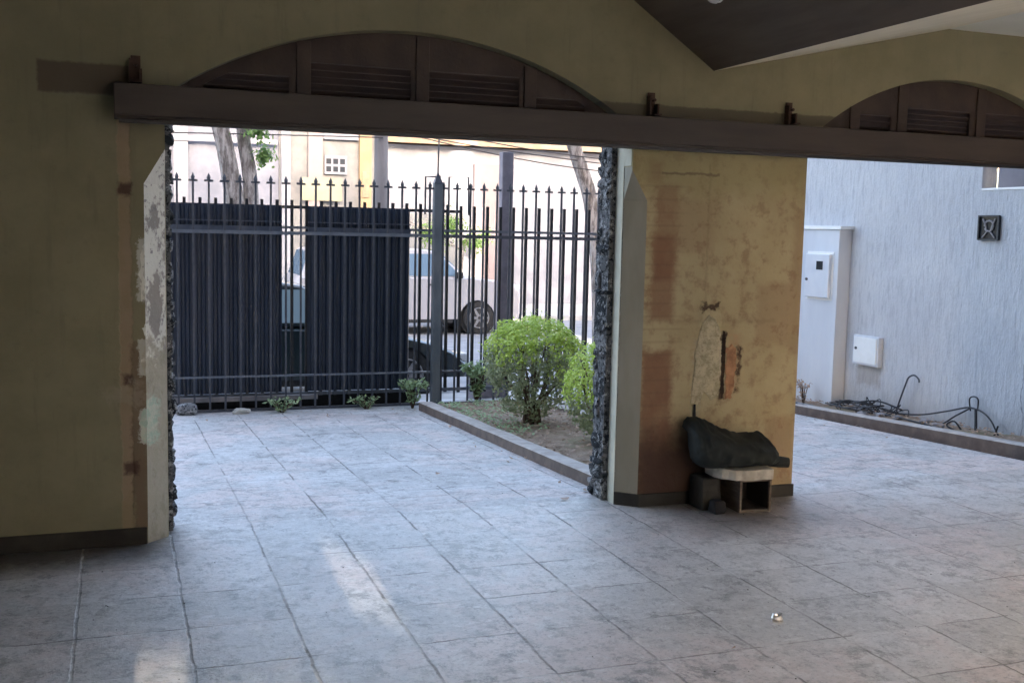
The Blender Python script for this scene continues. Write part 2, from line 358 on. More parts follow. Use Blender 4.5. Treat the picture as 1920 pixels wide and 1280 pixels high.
M['leaf_bright'] = leafm('fresh_clipped_leaves', (0.38, 0.52, 0.06), (0.64, 0.74, 0.18))
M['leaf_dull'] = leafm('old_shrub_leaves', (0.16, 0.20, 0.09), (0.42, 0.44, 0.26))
M['leaf_tree'] = leafm('street_tree_leaves', (0.08, 0.17, 0.04), (0.20, 0.32, 0.08))
M['leaf_weed'] = leafm('weed_leaves', (0.22, 0.34, 0.14), (0.42, 0.52, 0.30))
M['leaf_dead'] = leafm('dry_leaves', (0.24, 0.14, 0.09), (0.50, 0.36, 0.25), .1)
M['asphalt'] = simple('street_asphalt', (0.20, 0.20, 0.21), (0.27, 0.27, 0.275), 4, 0.85, 0.5, bscale=120)
M['pave'] = simple('pavement_cement', (0.34, 0.33, 0.32), (0.44, 0.43, 0.41), 3, 0.85, 0.4)
M['h_grey'] = simple('blue_grey_house_paint', (0.14, 0.155, 0.195), (0.20, 0.215, 0.26), 1.6, 0.85, 0.2)
M['h_white'] = simple('white_house_paint', (0.20, 0.21, 0.245), (0.29, 0.30, 0.33), 1.8, 0.85, 0.2)
M['h_pale'] = simple('pale_house_paint', (0.155, 0.165, 0.175), (0.235, 0.238, 0.24), 1.8, 0.85, 0.2)
M['h_pink'] = simple('pinkish_pilaster_paint', (0.24, 0.195, 0.20), (0.29, 0.24, 0.24), .9, 0.85, 0.2)
M['h_ochre'] = simple('ochre_pilaster_paint', (0.28, 0.20, 0.115), (0.33, 0.245, 0.15), 2, 0.85, 0.2)
M['h_yellow'] = simple('pale_yellow_paint', (0.25, 0.245, 0.17), (0.30, 0.29, 0.21), 2, 0.85, 0.2)
M['tile_roof'] = simple('tan_roof_tile', (0.26, 0.18, 0.12), (0.36, 0.27, 0.18), 3, 0.85, 0.5)
M['cement'] = simple('pole_cement', (0.20, 0.185, 0.19), (0.30, 0.28, 0.28), 4, 0.85, 0.3, stretch=(1, 1, .2))
M['post_grey'] = simple('grey_violet_post_paint', (0.20, 0.18, 0.21), (0.28, 0.255, 0.285), 6, 0.6, 0.2)
M['tyre'] = simple('tyre_rubber', (0.012, 0.012, 0.013), (0.03, 0.03, 0.03), 20, 0.85, 0.2)
M['alloy'] = simple('alloy_rim', (0.20, 0.205, 0.21), (0.28, 0.28, 0.29), 20, 0.4, 0, metal=0.4)
def paint(name, c):
    t = NT(name); t.col(c); t.rough(0.3); t.b.inputs['Coat Weight'].default_value = 0.6
    t.b.inputs['Coat Roughness'].default_value = 0.08
    t.bump(t.noise(3, 2), .03, .01); return t.m
M['p_silver'] = paint('silver_rose_car_paint', (0.40, 0.385, 0.395))
M['p_dark'] = paint('dark_green_car_paint', (0.010, 0.020, 0.022))
M['p_white'] = paint('white_car_paint', (0.72, 0.74, 0.74))
def glassm(name, c):
    t = NT(name); t.col(c); t.rough(0.06); t.b.inputs['Specular IOR Level'].default_value = 0.9; return t.m
M['pale_glass'] = glassm('pale_green_car_glass', (0.30, 0.36, 0.35))
M['car_glass'] = glassm('car_window_glass', (0.13, 0.20, 0.27))  # blue of the reflected sky put into the base colour
M['cyan_sky_glass'] = glassm('cyan_sky_reflection_glass', (0.24, 0.32, 0.34))  # cyan sky reflection is part of this glass's base colour
M['win_glass'] = glassm('house_window_glass', (0.04, 0.045, 0.05))
M['lamp'] = glassm('car_lamp_lens', (0.55, 0.56, 0.56))
M['plastic'] = simple('black_plastic_trim', (0.015, 0.015, 0.016), (0.03, 0.03, 0.03), 20, 0.6, 0.1)
M['foil'] = simple('crumpled_foil', (0.55, 0.55, 0.56), (0.8, 0.8, 0.8), 60, 0.3, 0.6, metal=0.8)
M['wire'] = simple('overhead_wire', (0.05, 0.045, 0.045), (0.08, 0.07, 0.07), 5, 0.6, 0)

# ------------------------------------------------------------ mesh helpers
class MB:
    def __init__(s): s.v = []; s.f = []; s.mi = []; s.smooth = False
    def add(s, vs, fs, mi=0):
        k = len(s.v); s.v += [tuple(v) for v in vs]
        s.f += [tuple(i + k for i in f) for f in fs]; s.mi += [mi] * len(fs); return s
    def box(s, x0, x1, y0, y1, z0, z1, mi=0):
        return s.add([(x0,y0,z0),(x1,y0,z0),(x1,y1,z0),(x0,y1,z0),(x0,y0,z1),(x1,y0,z1),(x1,y1,z1),(x0,y1,z1)],
                     [(0,3,2,1),(4,5,6,7),(0,1,5,4),(1,2,6,5),(2,3,7,6),(3,0,4,7)], mi)
    def prism(s, poly, a, b, axis='y', mi=0):
        """poly of (u,v); extruded from a to b along axis"""
        def P(u, v, w):
            return (u, w, v) if axis == 'y' else ((w, u, v) if axis == 'x' else (u, v, w))
        n = len(poly)
        vs = [P(u, v, a) for u, v in poly] + [P(u, v, b) for u, v in poly]
        fs = [tuple(range(n)), tuple(range(2 * n - 1, n - 1, -1))] + [((i + 1) % n, i, i + n, (i + 1) % n + n) for i in range(n)]
        return s.add(vs, fs, mi)
    def tube(s, pts, r, seg=8, caps=True, mi=0):
        pts = [Vector(p) for p in pts]; rs = r if isinstance(r, (list, tuple)) else [r] * len(pts)
        k = len(s.v); prev = None
        for i, p in enumerate(pts):
            d = (pts[min(i + 1, len(pts) - 1)] - pts[max(i - 1, 0)]).normalized()
            u = prev if prev else (Vector((0, 0, 1)) if abs(d.z) < 0.9 else Vector((1, 0, 0)))
            u = (u - d * u.dot(d)).normalized(); w = d.cross(u); prev = u
            for j in range(seg):
                a = 2 * pi * j / seg
                s.v.append(tuple(p + (u * cos(a) + w * sin(a)) * rs[i]))
        for i in range(len(pts) - 1):
            for j in range(seg):
                a = k + i * seg + j; b = k + i * seg + (j + 1) % seg
                s.f.append((a, b, b + seg, a + seg)); s.mi.append(mi)
        if caps:
            s.f.append(tuple(k + j for j in range(seg))[::-1]); s.mi.append(mi)
            s.f.append(tuple(k + (len(pts) - 1) * seg + j for j in range(seg))); s.mi.append(mi)
        return s
    def rock(s, c, sx, sy, sz, seed=0, amp=.25, sub=2, mi=0):
        bm = bmesh.new(); bmesh.ops.create_icosphere(bm, subdivisions=sub, radius=1)
        off = Vector((seed * 3.7, seed * 1.3, 0)); k = len(s.v)
        for v in bm.verts:
            q = v.co.copy()
            # squarish rock
            for i in range(3): q[i] = math.copysign(abs(q[i]) ** 0.7, q[i])
            q *= 1 + amp * noise.noise(v.co * 1.8 + off)
            s.v.append((c[0] + q.x * sx, c[1] + q.y * sy, c[2] + q.z * sz))
        for f in bm.faces: s.f.append(tuple(k + v.index for v in f.verts)); s.mi.append(mi)
        bm.free(); return s
    def build(s, name, mat, parent=None, bevel=0, smooth=False, loc=None, sub=0):
        me = bpy.data.meshes.new(name)
        me.from_pydata(s.v, [], s.f)
        mats = mat if isinstance(mat, (list, tuple)) else [mat]
        for mm in mats: me.materials.append(mm)
        if len(mats) > 1: me.polygons.foreach_set('material_index', s.mi)
        if smooth: me.polygons.foreach_set('use_smooth', [True] * len(me.polygons))
        me.update()
        bm = bmesh.new(); bm.from_mesh(me); bmesh.ops.recalc_face_normals(bm, faces=bm.faces) if not getattr(s, 'keep', False) else None
        bm.to_mesh(me); bm.free()
        o = bpy.data.objects.new(name, me); COL.objects.link(o)
        if loc: o.location = loc
        if parent: o.parent = parent
        if bevel:
            b = o.modifiers.new('bevel', 'BEVEL'); b.width = bevel; b.segments = 2; b.limit_method = 'ANGLE'; b.angle_limit = radians(40)
        if sub:
            b = o.modifiers.new('sub', 'SUBSURF'); b.levels = sub; b.render_levels = sub
        return o
def tag(o, label=None, cat=None, group=None, kind=None):
    if label: o['label'] = label
    if cat: o['category'] = cat
    if group: o['group'] = group
    if kind: o['kind'] = kind
    return o
def empty(name, loc, label, cat, group=None, rz=0):
    o = bpy.data.objects.new(name, None); COL.objects.link(o); o.location = loc; o.rotation_euler.z = rz
    o.empty_display_size = .2
    return tag(o, label, cat, group)
def bx(*a): return MB().box(*a)
def copy_tree(o, parent=None):
    c = o.copy(); COL.objects.link(c)
    if parent: c.parent = parent
    for ch in o.children: copy_tree(ch, c)
    return c

# ------------------------------------------------------------ ground
DY0, SL = 5.85, 0.045
def dz(y): return -(max(y, DY0) - DY0) * SL
def sheet(name, pts, mat, nx=1, ny=1):
    return None
g = MB().add([(-400,-300,-.50),(400,-300,-.50),(400,500,-.50),(-400,500,-.50)], [(0,1,2,3)])
tag(g.build('ground', M['pave']), kind='structure')
g = MB().add([(-60,12.0,-.45),(80,12.0,-.45),(80,23.2,-.45),(-60,23.2,-.45)], [(0,1,2,3)])
tag(g.build('street', M['asphalt']), kind='structure')
g = bx(-60, 80, 23.2, 27.0, -.49, -.33); tag(g.build('far_pavement', M['pave'], bevel=.01), kind='structure')
g = bx(-60, 80, 11.25, 12.0, -.49, -.30); tag(g.build('near_pavement', M['pave'], bevel=.01), kind='structure')
g = bx(-3.2, 7.2, -2.8, DY0, -.30, 0); tag(g.build('garage_floor', M['floor']), kind='structure')
g = MB().prism([(DY0 + .001, -.35), (DY0 + .001, 0), (11.2, dz(11.2)), (11.2, -.35)], -3.2, 6.30, 'x')
tag(g.build('driveway', M['drive']), kind='structure')

# ------------------------------------------------------------ garage front wall with two arched openings
WY, WT = 5.60, 0.20       # inner face, thickness
O1, O2 = (0.23, 2.762), (3.93, 6.25)
CH = 0.10                 # chamfer
ceilZ = 2.92
def arc(x, x0, x1, spring, rise):
    w = (x1 - x0) / 2; c = (x0 + x1) / 2; R = (w * w + rise * rise) / (2 * rise)
    t = x - c
    if abs(t) >= w: return spring
    return spring - (R - rise) + sqrt(R * R - t * t)
def arch1(x): return arc(x, 0.245, 2.70, 2.235, 0.385)
def arch2(x): return arc(x, 3.99, 6.06, 2.235, 0.375)
wall = empty('garage_wall', (0, WY, 0), 'olive painted garage front wall with two arched vehicle openings and a pier between', 'wall')
wl = wall.matrix_world.copy(); wall.location = (0, 0, 0)
w = MB()
w.box(-3.2, O1[0] - CH, WY, WY + WT, 0, 2.235)                     # left of the first opening
w.box(O1[0] - CH, O1[0], WY + CH, WY + WT, 0, 2.235)
w.box(O1[0] - CH, O1[0], WY, WY + CH - .0005, 1.98, 2.235)
w.box(O2[1], 7.0, WY, WY + WT, 0, 2.235)
# lintel with arched soffits
xs = [-3.2, 0.245] + [0.245 + (2.70 - 0.245) * i / 40 for i in range(1, 41)] + [3.99] + [3.99 + (6.06 - 3.99) * i / 36 for i in range(1, 37)] + [7.0]
vs = []; fs = []
for x in xs:
    b = max(2.235, arch1(x), arch2(x))
    vs += [(x, WY, b), (x, WY, ceilZ), (x, WY + WT, b), (x, WY + WT, ceilZ)]
for i in range(len(xs) - 1):
    a = 4 * i; c = a + 4
    fs += [(a, c, c + 1, a + 1), (a + 2, a + 3, c + 3, c + 2), (a, a + 2, c + 2, c)]
w.add(vs, fs)
w.build('wall_panel', M['olive'], wall)
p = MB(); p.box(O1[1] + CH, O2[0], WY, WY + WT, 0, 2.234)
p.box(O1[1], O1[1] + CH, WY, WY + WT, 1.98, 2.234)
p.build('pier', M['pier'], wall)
# chamfered edges (tapering out at the top)
def chamfer(x_out, x_in, mat, name, facem):
    # x_out: reveal edge, x_in: edge on the inner face
    v = [(x_in, WY, 0), (x_out, WY + CH, 0), (x_in, WY, 1.79), (x_out, WY + CH, 1.79), (x_out, WY, 1.96), (x_out, WY, 1.98), (x_in, WY, 1.98), (x_out, WY + CH, 1.98), (x_in, WY + CH, 0), (x_in, WY + CH, 1.98)]
    f = [(0, 1, 3, 2), (2, 3, 4), (3, 7, 5, 4), (0, 8, 1), (5, 7, 9, 6)]
    MB().add(v, f).build(name, mat, wall)
    MB().add([v[2], v[4], v[5], v[6]], [(0, 1, 2, 3)]).build('stop_face', facem, wall)
chamfer(O1[0] + .0004, O1[0] - CH, M['peel'], 'chamfered_edge', M['olive'])
chamfer(O1[1] - .0004, O1[1] + CH, M['chamfer'], 'chamfered_edge', M['pier'])
def ragged(outline, th, mat, name, seed, amp=.012, y=WY):
    pts = []
    n = len(outline)
    for i in range(n):
        a, b = Vector(outline[i]), Vector(outline[(i + 1) % n])
        m_ = max(2, int((b - a).length / .012))
        for k in range(m_):
            q = a.lerp(b, k / m_); nz_ = noise.noise(Vector((q.x * 30, q.y * 30, seed))) + .6 * noise.noise(Vector((q.x * 75, q.y * 75, seed)))
            d = (b - a).normalized(); pts.append((q.x + d.y * nz_ * amp, q.y - d.x * nz_ * amp))
    o_ = MB().prism(pts, y - th, y + .004, 'y').build(name, mat, wall)
    return o_
ragged([(3.295, 1.126), (3.339, 1.107), (3.371, 1.052), (3.378, 0.972), (3.388, 0.78), (3.379, 0.644), (3.333, 0.62), (3.279, 0.677), (3.253, 0.616), (3.209, 0.554), (3.19, 0.657), (3.212, 0.816), (3.221, 0.943), (3.241, 1.038), (3.261, 1.092)], .007, M['scar'], 'plaster_scar', 3)
ragged([(3.424, 0.933), (3.456, 0.955), (3.49, 0.932), (3.495, 0.809), (3.482, 0.729), (3.472, 0.632), (3.428, 0.623), (3.424, 0.779)], .005, M['scar_brick'], 'exposed_brick', 9)
ragged([(3.392, 1.04), (3.41, 1.03), (3.418, .93), (3.414, .80), (3.419, .66), (3.405, .625), (3.394, .66), (3.397, .8), (3.391, .92)], .0015, M['scar_dark'], 'plaster_crack', 14, .006)
# flakes of old paint on the left jamb
for sd_, (x0_, x1_, z0_, z1_) in enumerate([(.104, .129, 1.22, 1.50), (.098, .129, .52, .70), (.108, .129, .86, 1.0), (.112, .129, 1.05, 1.12)]):
    ragged([(x0_ + .01, z0_), (x1_, z0_ - .01), (x1_, (z0_ + z1_) / 2), (x1_, z1_), (x0_ + .012, z1_ - .03), (x0_, (z0_ + z1_) / 2)], .0025, M['peel'], 'paint_flake', 20 + sd_, .010)
# plastered reveals, daylight from outside put into their pale colour
bx(O1[1] - .004, O1[1] - .0006, WY + CH + .004, WY + WT - .002, 0, 2.2).build('reveal', M['reveal'], wall)
bx(O1[1] - .003, O1[1] - .0006, WY + .012, WY + CH + .004, 1.985, 2.2).build('reveal', M['reveal'], wall)
bx(O1[0] + .0006, O1[0] + .004, WY + CH + .004, WY + WT - .002, 0, 2.2).build('reveal', M['reveal'], wall)
s = MB(); s.box(-3.2, O1[0] - CH - .004, WY - .014, WY - .0005, 0, .085); s.build('skirting', M['skirt'], wall, bevel=.003)
s = MB()
s.box(O1[1] + CH + .005, O2[0] + .006, WY - .014, WY - .0005, 0, .075)
s.add([(O1[1]-.01, WY+CH-.01, 0), (O1[1]+CH+.005, WY-.014, 0), (O1[1]+CH+.005, WY-.0005, 0), (O1[1]+.001, WY+CH+.004, 0),
       (O1[1]-.01, WY+CH-.01, .075), (O1[1]+CH+.005, WY-.014, .075), (O1[1]+CH+.005, WY-.0005, .075), (O1[1]+.001, WY+CH+.004, .075)],
      [(0,1,2,3),(4,5,6,7),(0,1,5,4),(1,2,6,5),(2,3,7,6),(3,0,4,7)])
s.build('skirting', M['skirt'], wall)
# stone facing on the street side, its rough edge showing in the opening
def cladding(x0, x1, y0, y1, seed):
    rnd = random.Random(seed); c = MB(); z = 0.0; k = 0
    xc_, w_ = (x0 + x1) / 2, (x1 - x0) / 2
    c.box(xc_ - w_ * .72, xc_ + w_ * .72, y0 + .002, y1 - .03, 0, 2.28)      # mortar core
    while z < 2.26:
        h = rnd.choice((.035, .05, .07, .10, .13)) * rnd.uniform(.8, 1.2)
        ny_ = rnd.choice((1, 2, 2, 3)); ys = y0
        for q in range(ny_):
            d = (y1 - y0) / ny_
            c.rock((xc_ + rnd.uniform(-.014, .014), ys + d / 2, z + h / 2), w_ * rnd.uniform(.82, 1.12), d * .52, h * .52, seed + k, .45, 2); k += 1; ys += d
        z += h * .97
    return c
cladding(0.185, 0.272, 5.80, 5.98, 3).build('stone_facing', M['stone'], wall)
cladding(2.712, 2.80, 5.80, 5.98, 90).build('stone_facing', M['stone'], wall)
f = MB()
for x0, x1 in ((-3.2, .185), (2.80, 3.93), (6.25, 7.0)): f.box(x0, x1, 5.801, 5.93, -.02, 11.0)
f.box(.185, 2.80, 5.801, 5.93, 2.70, 11.0); f.box(3.93, 6.25, 5.801, 5.93, 2.70, 11.0)
f.build('street_face', M['stone'], wall)
# arch transoms: boards with mullions and louvre slats
def transom(x0, x1, fn, bays, tilt):
    ty0, ty1 = WY + .09, WY + .125
    n = 72; bd = MB()
    xs = sorted(set([x0 + (x1 - x0) * i / n for i in range(n + 1)] + [b for bay in bays for b in bay[:2]]))
    def seg(xa, xb, za0, za1, zb0, zb1):
        bd.add([(xa,ty0,za0),(xb,ty0,zb0),(xb,ty0,zb1),(xa,ty0,za1),(xa,ty1,za0),(xb,ty1,zb0),(xb,ty1,zb1),(xa,ty1,za1)],
               [(0,1,2,3),(4,7,6,5),(0,4,5,1),(3,2,6,7)])
    for a, b in zip(xs, xs[1:]):
        mid = (a + b) / 2; bay = [q for q in bays if q[0] <= mid <= q[1]]
        ta, tb = fn(a) + .02, fn(b) + .02
        if bay:
            z0, z1 = bay[0][2:]
            seg(a, b, 2.115, z0, 2.115, z0)
            la = min(z1, ta - .07); lb = min(z1, tb - .07)
            if la > z0 + .01 and lb > z0 + .01: seg(a, b, la, ta, lb, tb)
            else: seg(a, b, z0, ta, z0, tb)
        else: seg(a, b, 2.115, ta, 2.115, tb)
    t = bd.build('arch_transom', M['brown_wood'], wall)
    for q in bays:
        bx(q[0] - .075, q[0] - .003, ty0 - .012, ty0 - .0005, 2.12, min(fn(q[0] - .04), 9) - .004).build('mullion', M['brown_wood'], t, bevel=.002)
        nS = max(2, round((q[3] - q[2]) / .034)); dS = (q[3] - q[2]) / nS; over = tilt * dS
        for iS in range(nS):
            z = q[2] + dS * (iS + 1) - .006
            l, r = q[0], q[1]
            while l < r and fn(l) - .015 < z: l += .01
            while r > l and fn(r) - .015 < z: r -= .01
            if r - l > .06:
                y0_, y1_ = ty0 + .005, ty1 - .003
                MB().add([(l, y0_, z), (r, y0_, z), (r, y1_, z - over), (l, y1_, z - over), (l, y0_, z + .005), (r, y0_, z + .005), (r, y1_, z - over + .005), (l, y1_, z - over + .005)],
                         [(0,1,2,3),(4,5,6,7),(0,1,5,4),(1,2,6,5),(2,3,7,6),(3,0,4,7)]).build('louvre_slat', M['brown_wood'], t)
transom(0.235, 2.71, arch1, [(.42, .845, 2.27, 2.36), (.955, 1.485, 2.27, 2.44), (1.585, 2.10, 2.27, 2.44), (2.20, 2.5, 2.27, 2.34)], 1.05)
transom(3.98, 6.08, arch2, [(4.36, 4.60, 2.27, 2.37), (4.72, 5.22, 2.27, 2.43), (5.345, 5.80, 2.27, 2.43)], 0.80)

# sliding door track in front of the openings
tr = empty('door_track', (0, 0, 0), 'long dark brown door track running across both garage openings', 'door track')
t = MB(); t.prism([(5.43, 2.10), (5.43, 2.245), (5.565, 2.262), (5.565, 2.10), (5.55, 2.10), (5.55, 2.085), (5.445, 2.085), (5.445, 2.10)], 0.0, 6.9, 'x')
t.build('track_box', M['brown'], tr, bevel=.003)
MB().prism([(5.44, 2.066), (5.44, 2.083), (5.475, 2.083), (5.475, 2.066)], .02, 6.9, 'x').build('track_lip', M['black_iron'], tr)
for x in (0.10, 2.862, 3.778):
    b = MB(); b.box(x - .022, x + .022, 5.590, 5.598, 2.20, 2.395); b.box(x - .022, x + .022, 5.50, 5.598, 2.262, 2.27)
    b.box(x - .030, x - .020, 5.545, 5.59, 2.262, 2.375); b.box(x + .018, x + .028, 5.545, 5.59, 2.262, 2.33)
    b.tube([(x, 5.58, 2.35), (x, 5.545, 2.35)], .009, 8)
    b.build('bracket', M['bracket'], tr)

# ceiling and the sloping beam
tag(bx(-3.2, 7.2, -2.8, 5.80, ceilZ, ceilZ + .14).build('ceiling', M['ceil']), kind='structure')
b = MB()
b.prism([(2.70, ceilZ - .001), (3.262, 2.545), (4.93, ceilZ - .001)], 0.3, WY - .001, 'y')
b.mi[0] = 0; b.mi[1] = 0; b.mi[2] = 0; b.mi[3] = 1
beam = b.build('sloping_beam', [M['beam_brown'], M['soffit']])
tag(beam, 'sloping ceiling beam with dark brown left face and cream right face', 'beam')
cl = empty('ceiling_lamp', (0, 0, 0), 'small round white lamp fixture on the dark brown beam face', 'lamp')
nrm = Vector((-.375, 0, -.56)).normalized(); base = Vector((2.852, 4.90, 2.8185))
MB().tube([base - nrm * .004, base + nrm * .03], [.055, .05], 20).build('lamp_base', M['white_cap'], cl, smooth=False)
MB().tube([base + nrm * .03, base + nrm * .05, base + nrm * .062], [.042, .036, .012], 20).build('lamp_lens', M['lamp'], cl, smooth=True)

# rest of the house: side wall, rear wall with added light slots, upper storey
hs = empty('house', (0, 0, 0), 'upper storey and rear walls of the house over the garage', 'house')
bx(-3.4, -3.2, -2.8, 5.93, -.02, 3.9).build('side_wall', M['olive'], hs)
r = MB()
# rear wall at y -2.8: right part opened for added fill light, slots added to cast sun streaks
RY0, RY1 = -2.86, -2.80
ux = [-3.4, -0.03, -0.006, 0.05, 0.074, 0.20, 0.216, 0.30, 0.316, .48, .496, .56, .576, .855, .885, .945, .975, 1.6, 7.2]
sl_x = [(-.16, -.140, 1.75, 2.27), (-.07, -.050, 1.75, 2.27), (.10, .107, 1.8, 2.20), (.20, .209, 1.75, 2.17), (.32, .329, 1.75, 2.18), (.44, .449, 1.75, 2.15), (.70, .720, 2.30, 2.68), (.79, .809, 2.26, 2.60)]
x = -3.4
for a, b_, z0, z1 in sl_x:
    r.box(x, a, RY0, RY1, -.02, ceilZ); r.box(a, b_, RY0, RY1, -.02, z0); r.box(a, b_, RY0, RY1, z1, ceilZ); x = b_
r.box(x, 1.9, RY0, RY1, -.02, ceilZ); r.box(1.9, 7.2, RY0, RY1, 2.8, ceilZ)
r.build('rear_wall', M['olive'], hs)
ry = bx(1.2, 14, -7.4, -7.2, -.5, 4.25).build('rear_sun_blocker', M['white_plain']); tag(ry, 'unseen tall white wall added behind the garage to block low sun', 'wall')  # added behind the rear opening to keep direct sun out
bx(-3.4, 7.4, -2.86, 5.80, 3.08, 11.0).build('upper_storey', M['white_plain'], hs)  # unseen storey, raised so its shadow covers the facades opposite

# ------------------------------------------------------------ boundary wall on the right
BX = 6.97
bw = empty('boundary_wall', (0, 0, 0), 'tall white combed render boundary wall on the right of the driveway', 'wall')
bx(BX, BX + .16, 7.40, 11.2, -.35, 3.3).build('high_section', M['white_wall'], bw)
bx(BX + .0, BX + .16, 4.0, 7.3995, -.35, 2.03).build('low_section', M['white_wall'], bw)
bx(BX - .006, BX + .17, 4.0, 7.398, 2.0305, 2.05).build('coping', M['white_cap'], bw, bevel=.003)
ln = empty('sun_blocking_neighbour', (0, 0, 0), 'unseen tall pale house mass added on the left to block the sun', 'house')
bx(-18, -4.3, -3, 8.6, -.4, 9.6).build('wall', M['h_pale'], ln)  # unseen mass added to keep sun off the street and facades
MB().prism([(-18.3, 9.601), (-4.0, 9.601), (-11, 11.2)], -3.3, 8.9, 'y').build('roof', M['tile_roof'], ln)
nb = empty('sun_blocking_neighbour', (0, 0, 0), 'plain blue grey neighbouring house seen over the lowered end of the boundary wall', 'house')
bx(8.3, 18, -3, 8.6, -.4, 9.8).build('wall', M['h_grey'], nb)  # only its near wall shows; the bulk is added to block sun
MB().prism([(8.0, 9.801), (18.3, 9.801), (13.2, 11.6)], -3.3, 8.9, 'y').build('roof', M['tile_roof'], nb)
mp = empty('meter_pillar', (0, 0, 0), 'smooth white meter pillar built against the boundary wall beside the brick pier', 'pillar')
bx(6.82, BX - .001, 9.11, 10.35, -.35, 1.685).build('shaft', M['white_plain'], mp, bevel=.006)
bx(6.80, BX - .001, 9.07, 10.40, 1.686, 1.722).build('cap', M['white_cap'], mp, bevel=.004)
bx(6.8135, 6.8185, 9.18, 9.62, .965, 1.46).build('meter_frame', M['white_cap'], mp)
mb = bx(6.775, 6.819, 9.20, 9.60, .99, 1.435).build('meter_box', M['meter'], mp, bevel=.006)
bx(6.770, 6.7745, 9.30, 9.405, 1.275, 1.362).build('meter_window', M['dark_glass'], mb)
MB().tube([(6.76, 9.56, 1.17), (6.776, 9.56, 1.17)], .014, 10).build('latch', M['iron'], mb)
wb = empty('wall_box', (0, 0, 0), 'square white utility box low on the boundary wall above the cables', 'box')
bx(6.915, BX - .001, 8.55, 8.93, .36, .65).build('box_body', M['meter'], wb, bevel=.005)
bx(6.905, 6.914, 8.57, 8.91, .38, .635).build('door', M['white_cap'], wb, bevel=.003)
MB().tube([(6.895, 8.87, .52), (6.905, 8.87, .52)], .014, 8).build('latch', M['iron'], wb)
vt = empty('vent_grille', (0, 0, 0), 'small square dark pierced vent block high on the white boundary wall', 'vent')
v = MB(); v.box(BX - .012, BX - .0008, 7.16, 7.385, 1.612, 1.815); v.build('backing', M['dark_glass'], vt)
v = MB()
for yy in (7.155, 7.375): v.box(BX - .03, BX - .0125, yy, yy + .015, 1.61, 1.82)
for zz in (1.607, 1.807): v.box(BX - .0295, BX - .0125, 7.1702, 7.3748, zz, zz + .013)
v.build('frame', M['vent'], vt)
v = MB()
v.tube([(BX - .02, 7.27 + .05 * cos(a * pi / 6), 1.73 + .045 * sin(a * pi / 6)) for a in range(12)], .008, 6)
v.tube([(BX - .02, 7.20, 1.63), (BX - .02, 7.25, 1.68), (BX - .02, 7.23, 1.74), (BX - .02, 7.2, 1.79)], .008, 6)
v.tube([(BX - .02, 7.34, 1.63), (BX - .02, 7.29, 1.68), (BX - .02, 7.31, 1.74), (BX - .02, 7.34, 1.79)], .008, 6)
v.build('scrollwork', M['cement'], vt)

# ------------------------------------------------------------ kerbs, planters
def slopebox(x0, x1, y0, y1, h, seed=0, x0b=None, x1b=None):
    """a cast strip that follows the slope of the drive, slightly uneven"""
    x0b = x0 if x0b is None else x0b; x1b = x1 if x1b is None else x1b
    n = max(2, int((y1 - y0) / .15)); v = []; f = []
    for i in range(n + 1):
        t = i / n; y = y0 + (y1 - y0) * t; a = x0 + (x0b - x0) * t; b = x1 + (x1b - x1) * t
        j = noise.noise(Vector((y * 2.3, seed, 0))) * .008; z = dz(y)
        v += [(a + j, y, z - .12), (a + j, y, z + h - .008), (a + j + .010, y, z + h + j * .4), (b + j - .01, y, z + h + j * .4), (b + j, y, z + h - .01), (b + j, y, z - .12)]
    mi = []
    for i in range(n):
        k = 6 * i
        for q in range(5): f.append((k + q, k + q + 1, k + q + 7, k + q + 6)); mi.append(1 if q in (0, 4) else 0)
    f += [tuple(range(6)), tuple(range(6 * n + 5, 6 * n - 1, -1))]; mi += [1, 1]
    m_ = MB(); m_.v = v; m_.f = f; m_.mi = mi; return m_
k1 = slopebox(2.82, 2.955, 6.02, 10.35, .085, 1).build('planter_kerb', [M['kerb_top'], M['kerb_side']])
tag(k1, 'low cement kerb edging the planter bed beside the driveway', 'kerb')
k2 = slopebox(4.03, 4.13, 6.02, 10.5, .08, 2).build('planter_kerb', [M['kerb_top'], M['kerb_side']])
tag(k2, 'low cement kerb on the far side of the planter behind the clipped bushes', 'kerb')
k3 = slopebox(6.47, 6.60, 5.98, 10.5, .085, 3, 6.27, 6.40).build('wall_kerb', [M['kerb_top'], M['kerb_side']])
tag(k3, 'low cement kerb below the white boundary wall', 'kerb')
def soilbed(name, x0, x1, y0, y1, up, seed, x0b=None):
    nx, ny = 14, 50; v = []; f = []
    x0b = x0 if x0b is None else x0b
    for j in range(ny + 1):
        t = j / ny; y = y0 + (y1 - y0) * t; a = x0 + (x0b - x0) * t
        for i in range(nx + 1):
            x = a + (x1 - a) * i / nx
            v.append((x, y, dz(y) + up + .03 * noise.noise(Vector((x * 3, y * 3, seed))) + .012 * noise.noise(Vector((x * 14, y * 14, seed)))))
    for j in range(ny):
        for i in range(nx):
            a = j * (nx + 1) + i; f.append((a, a + 1, a + nx + 2, a + nx + 1))
    return tag(MB().add(v, f).build(name, M['soil'], smooth=True), kind='structure')
soilbed('planter_soil', 2.945, 4.035, 6.03, 10.5, .045, 1)
soilbed('wall_bed_soil', 6.585, 6.975, 5.98, 10.5, .055, 2, 6.385)
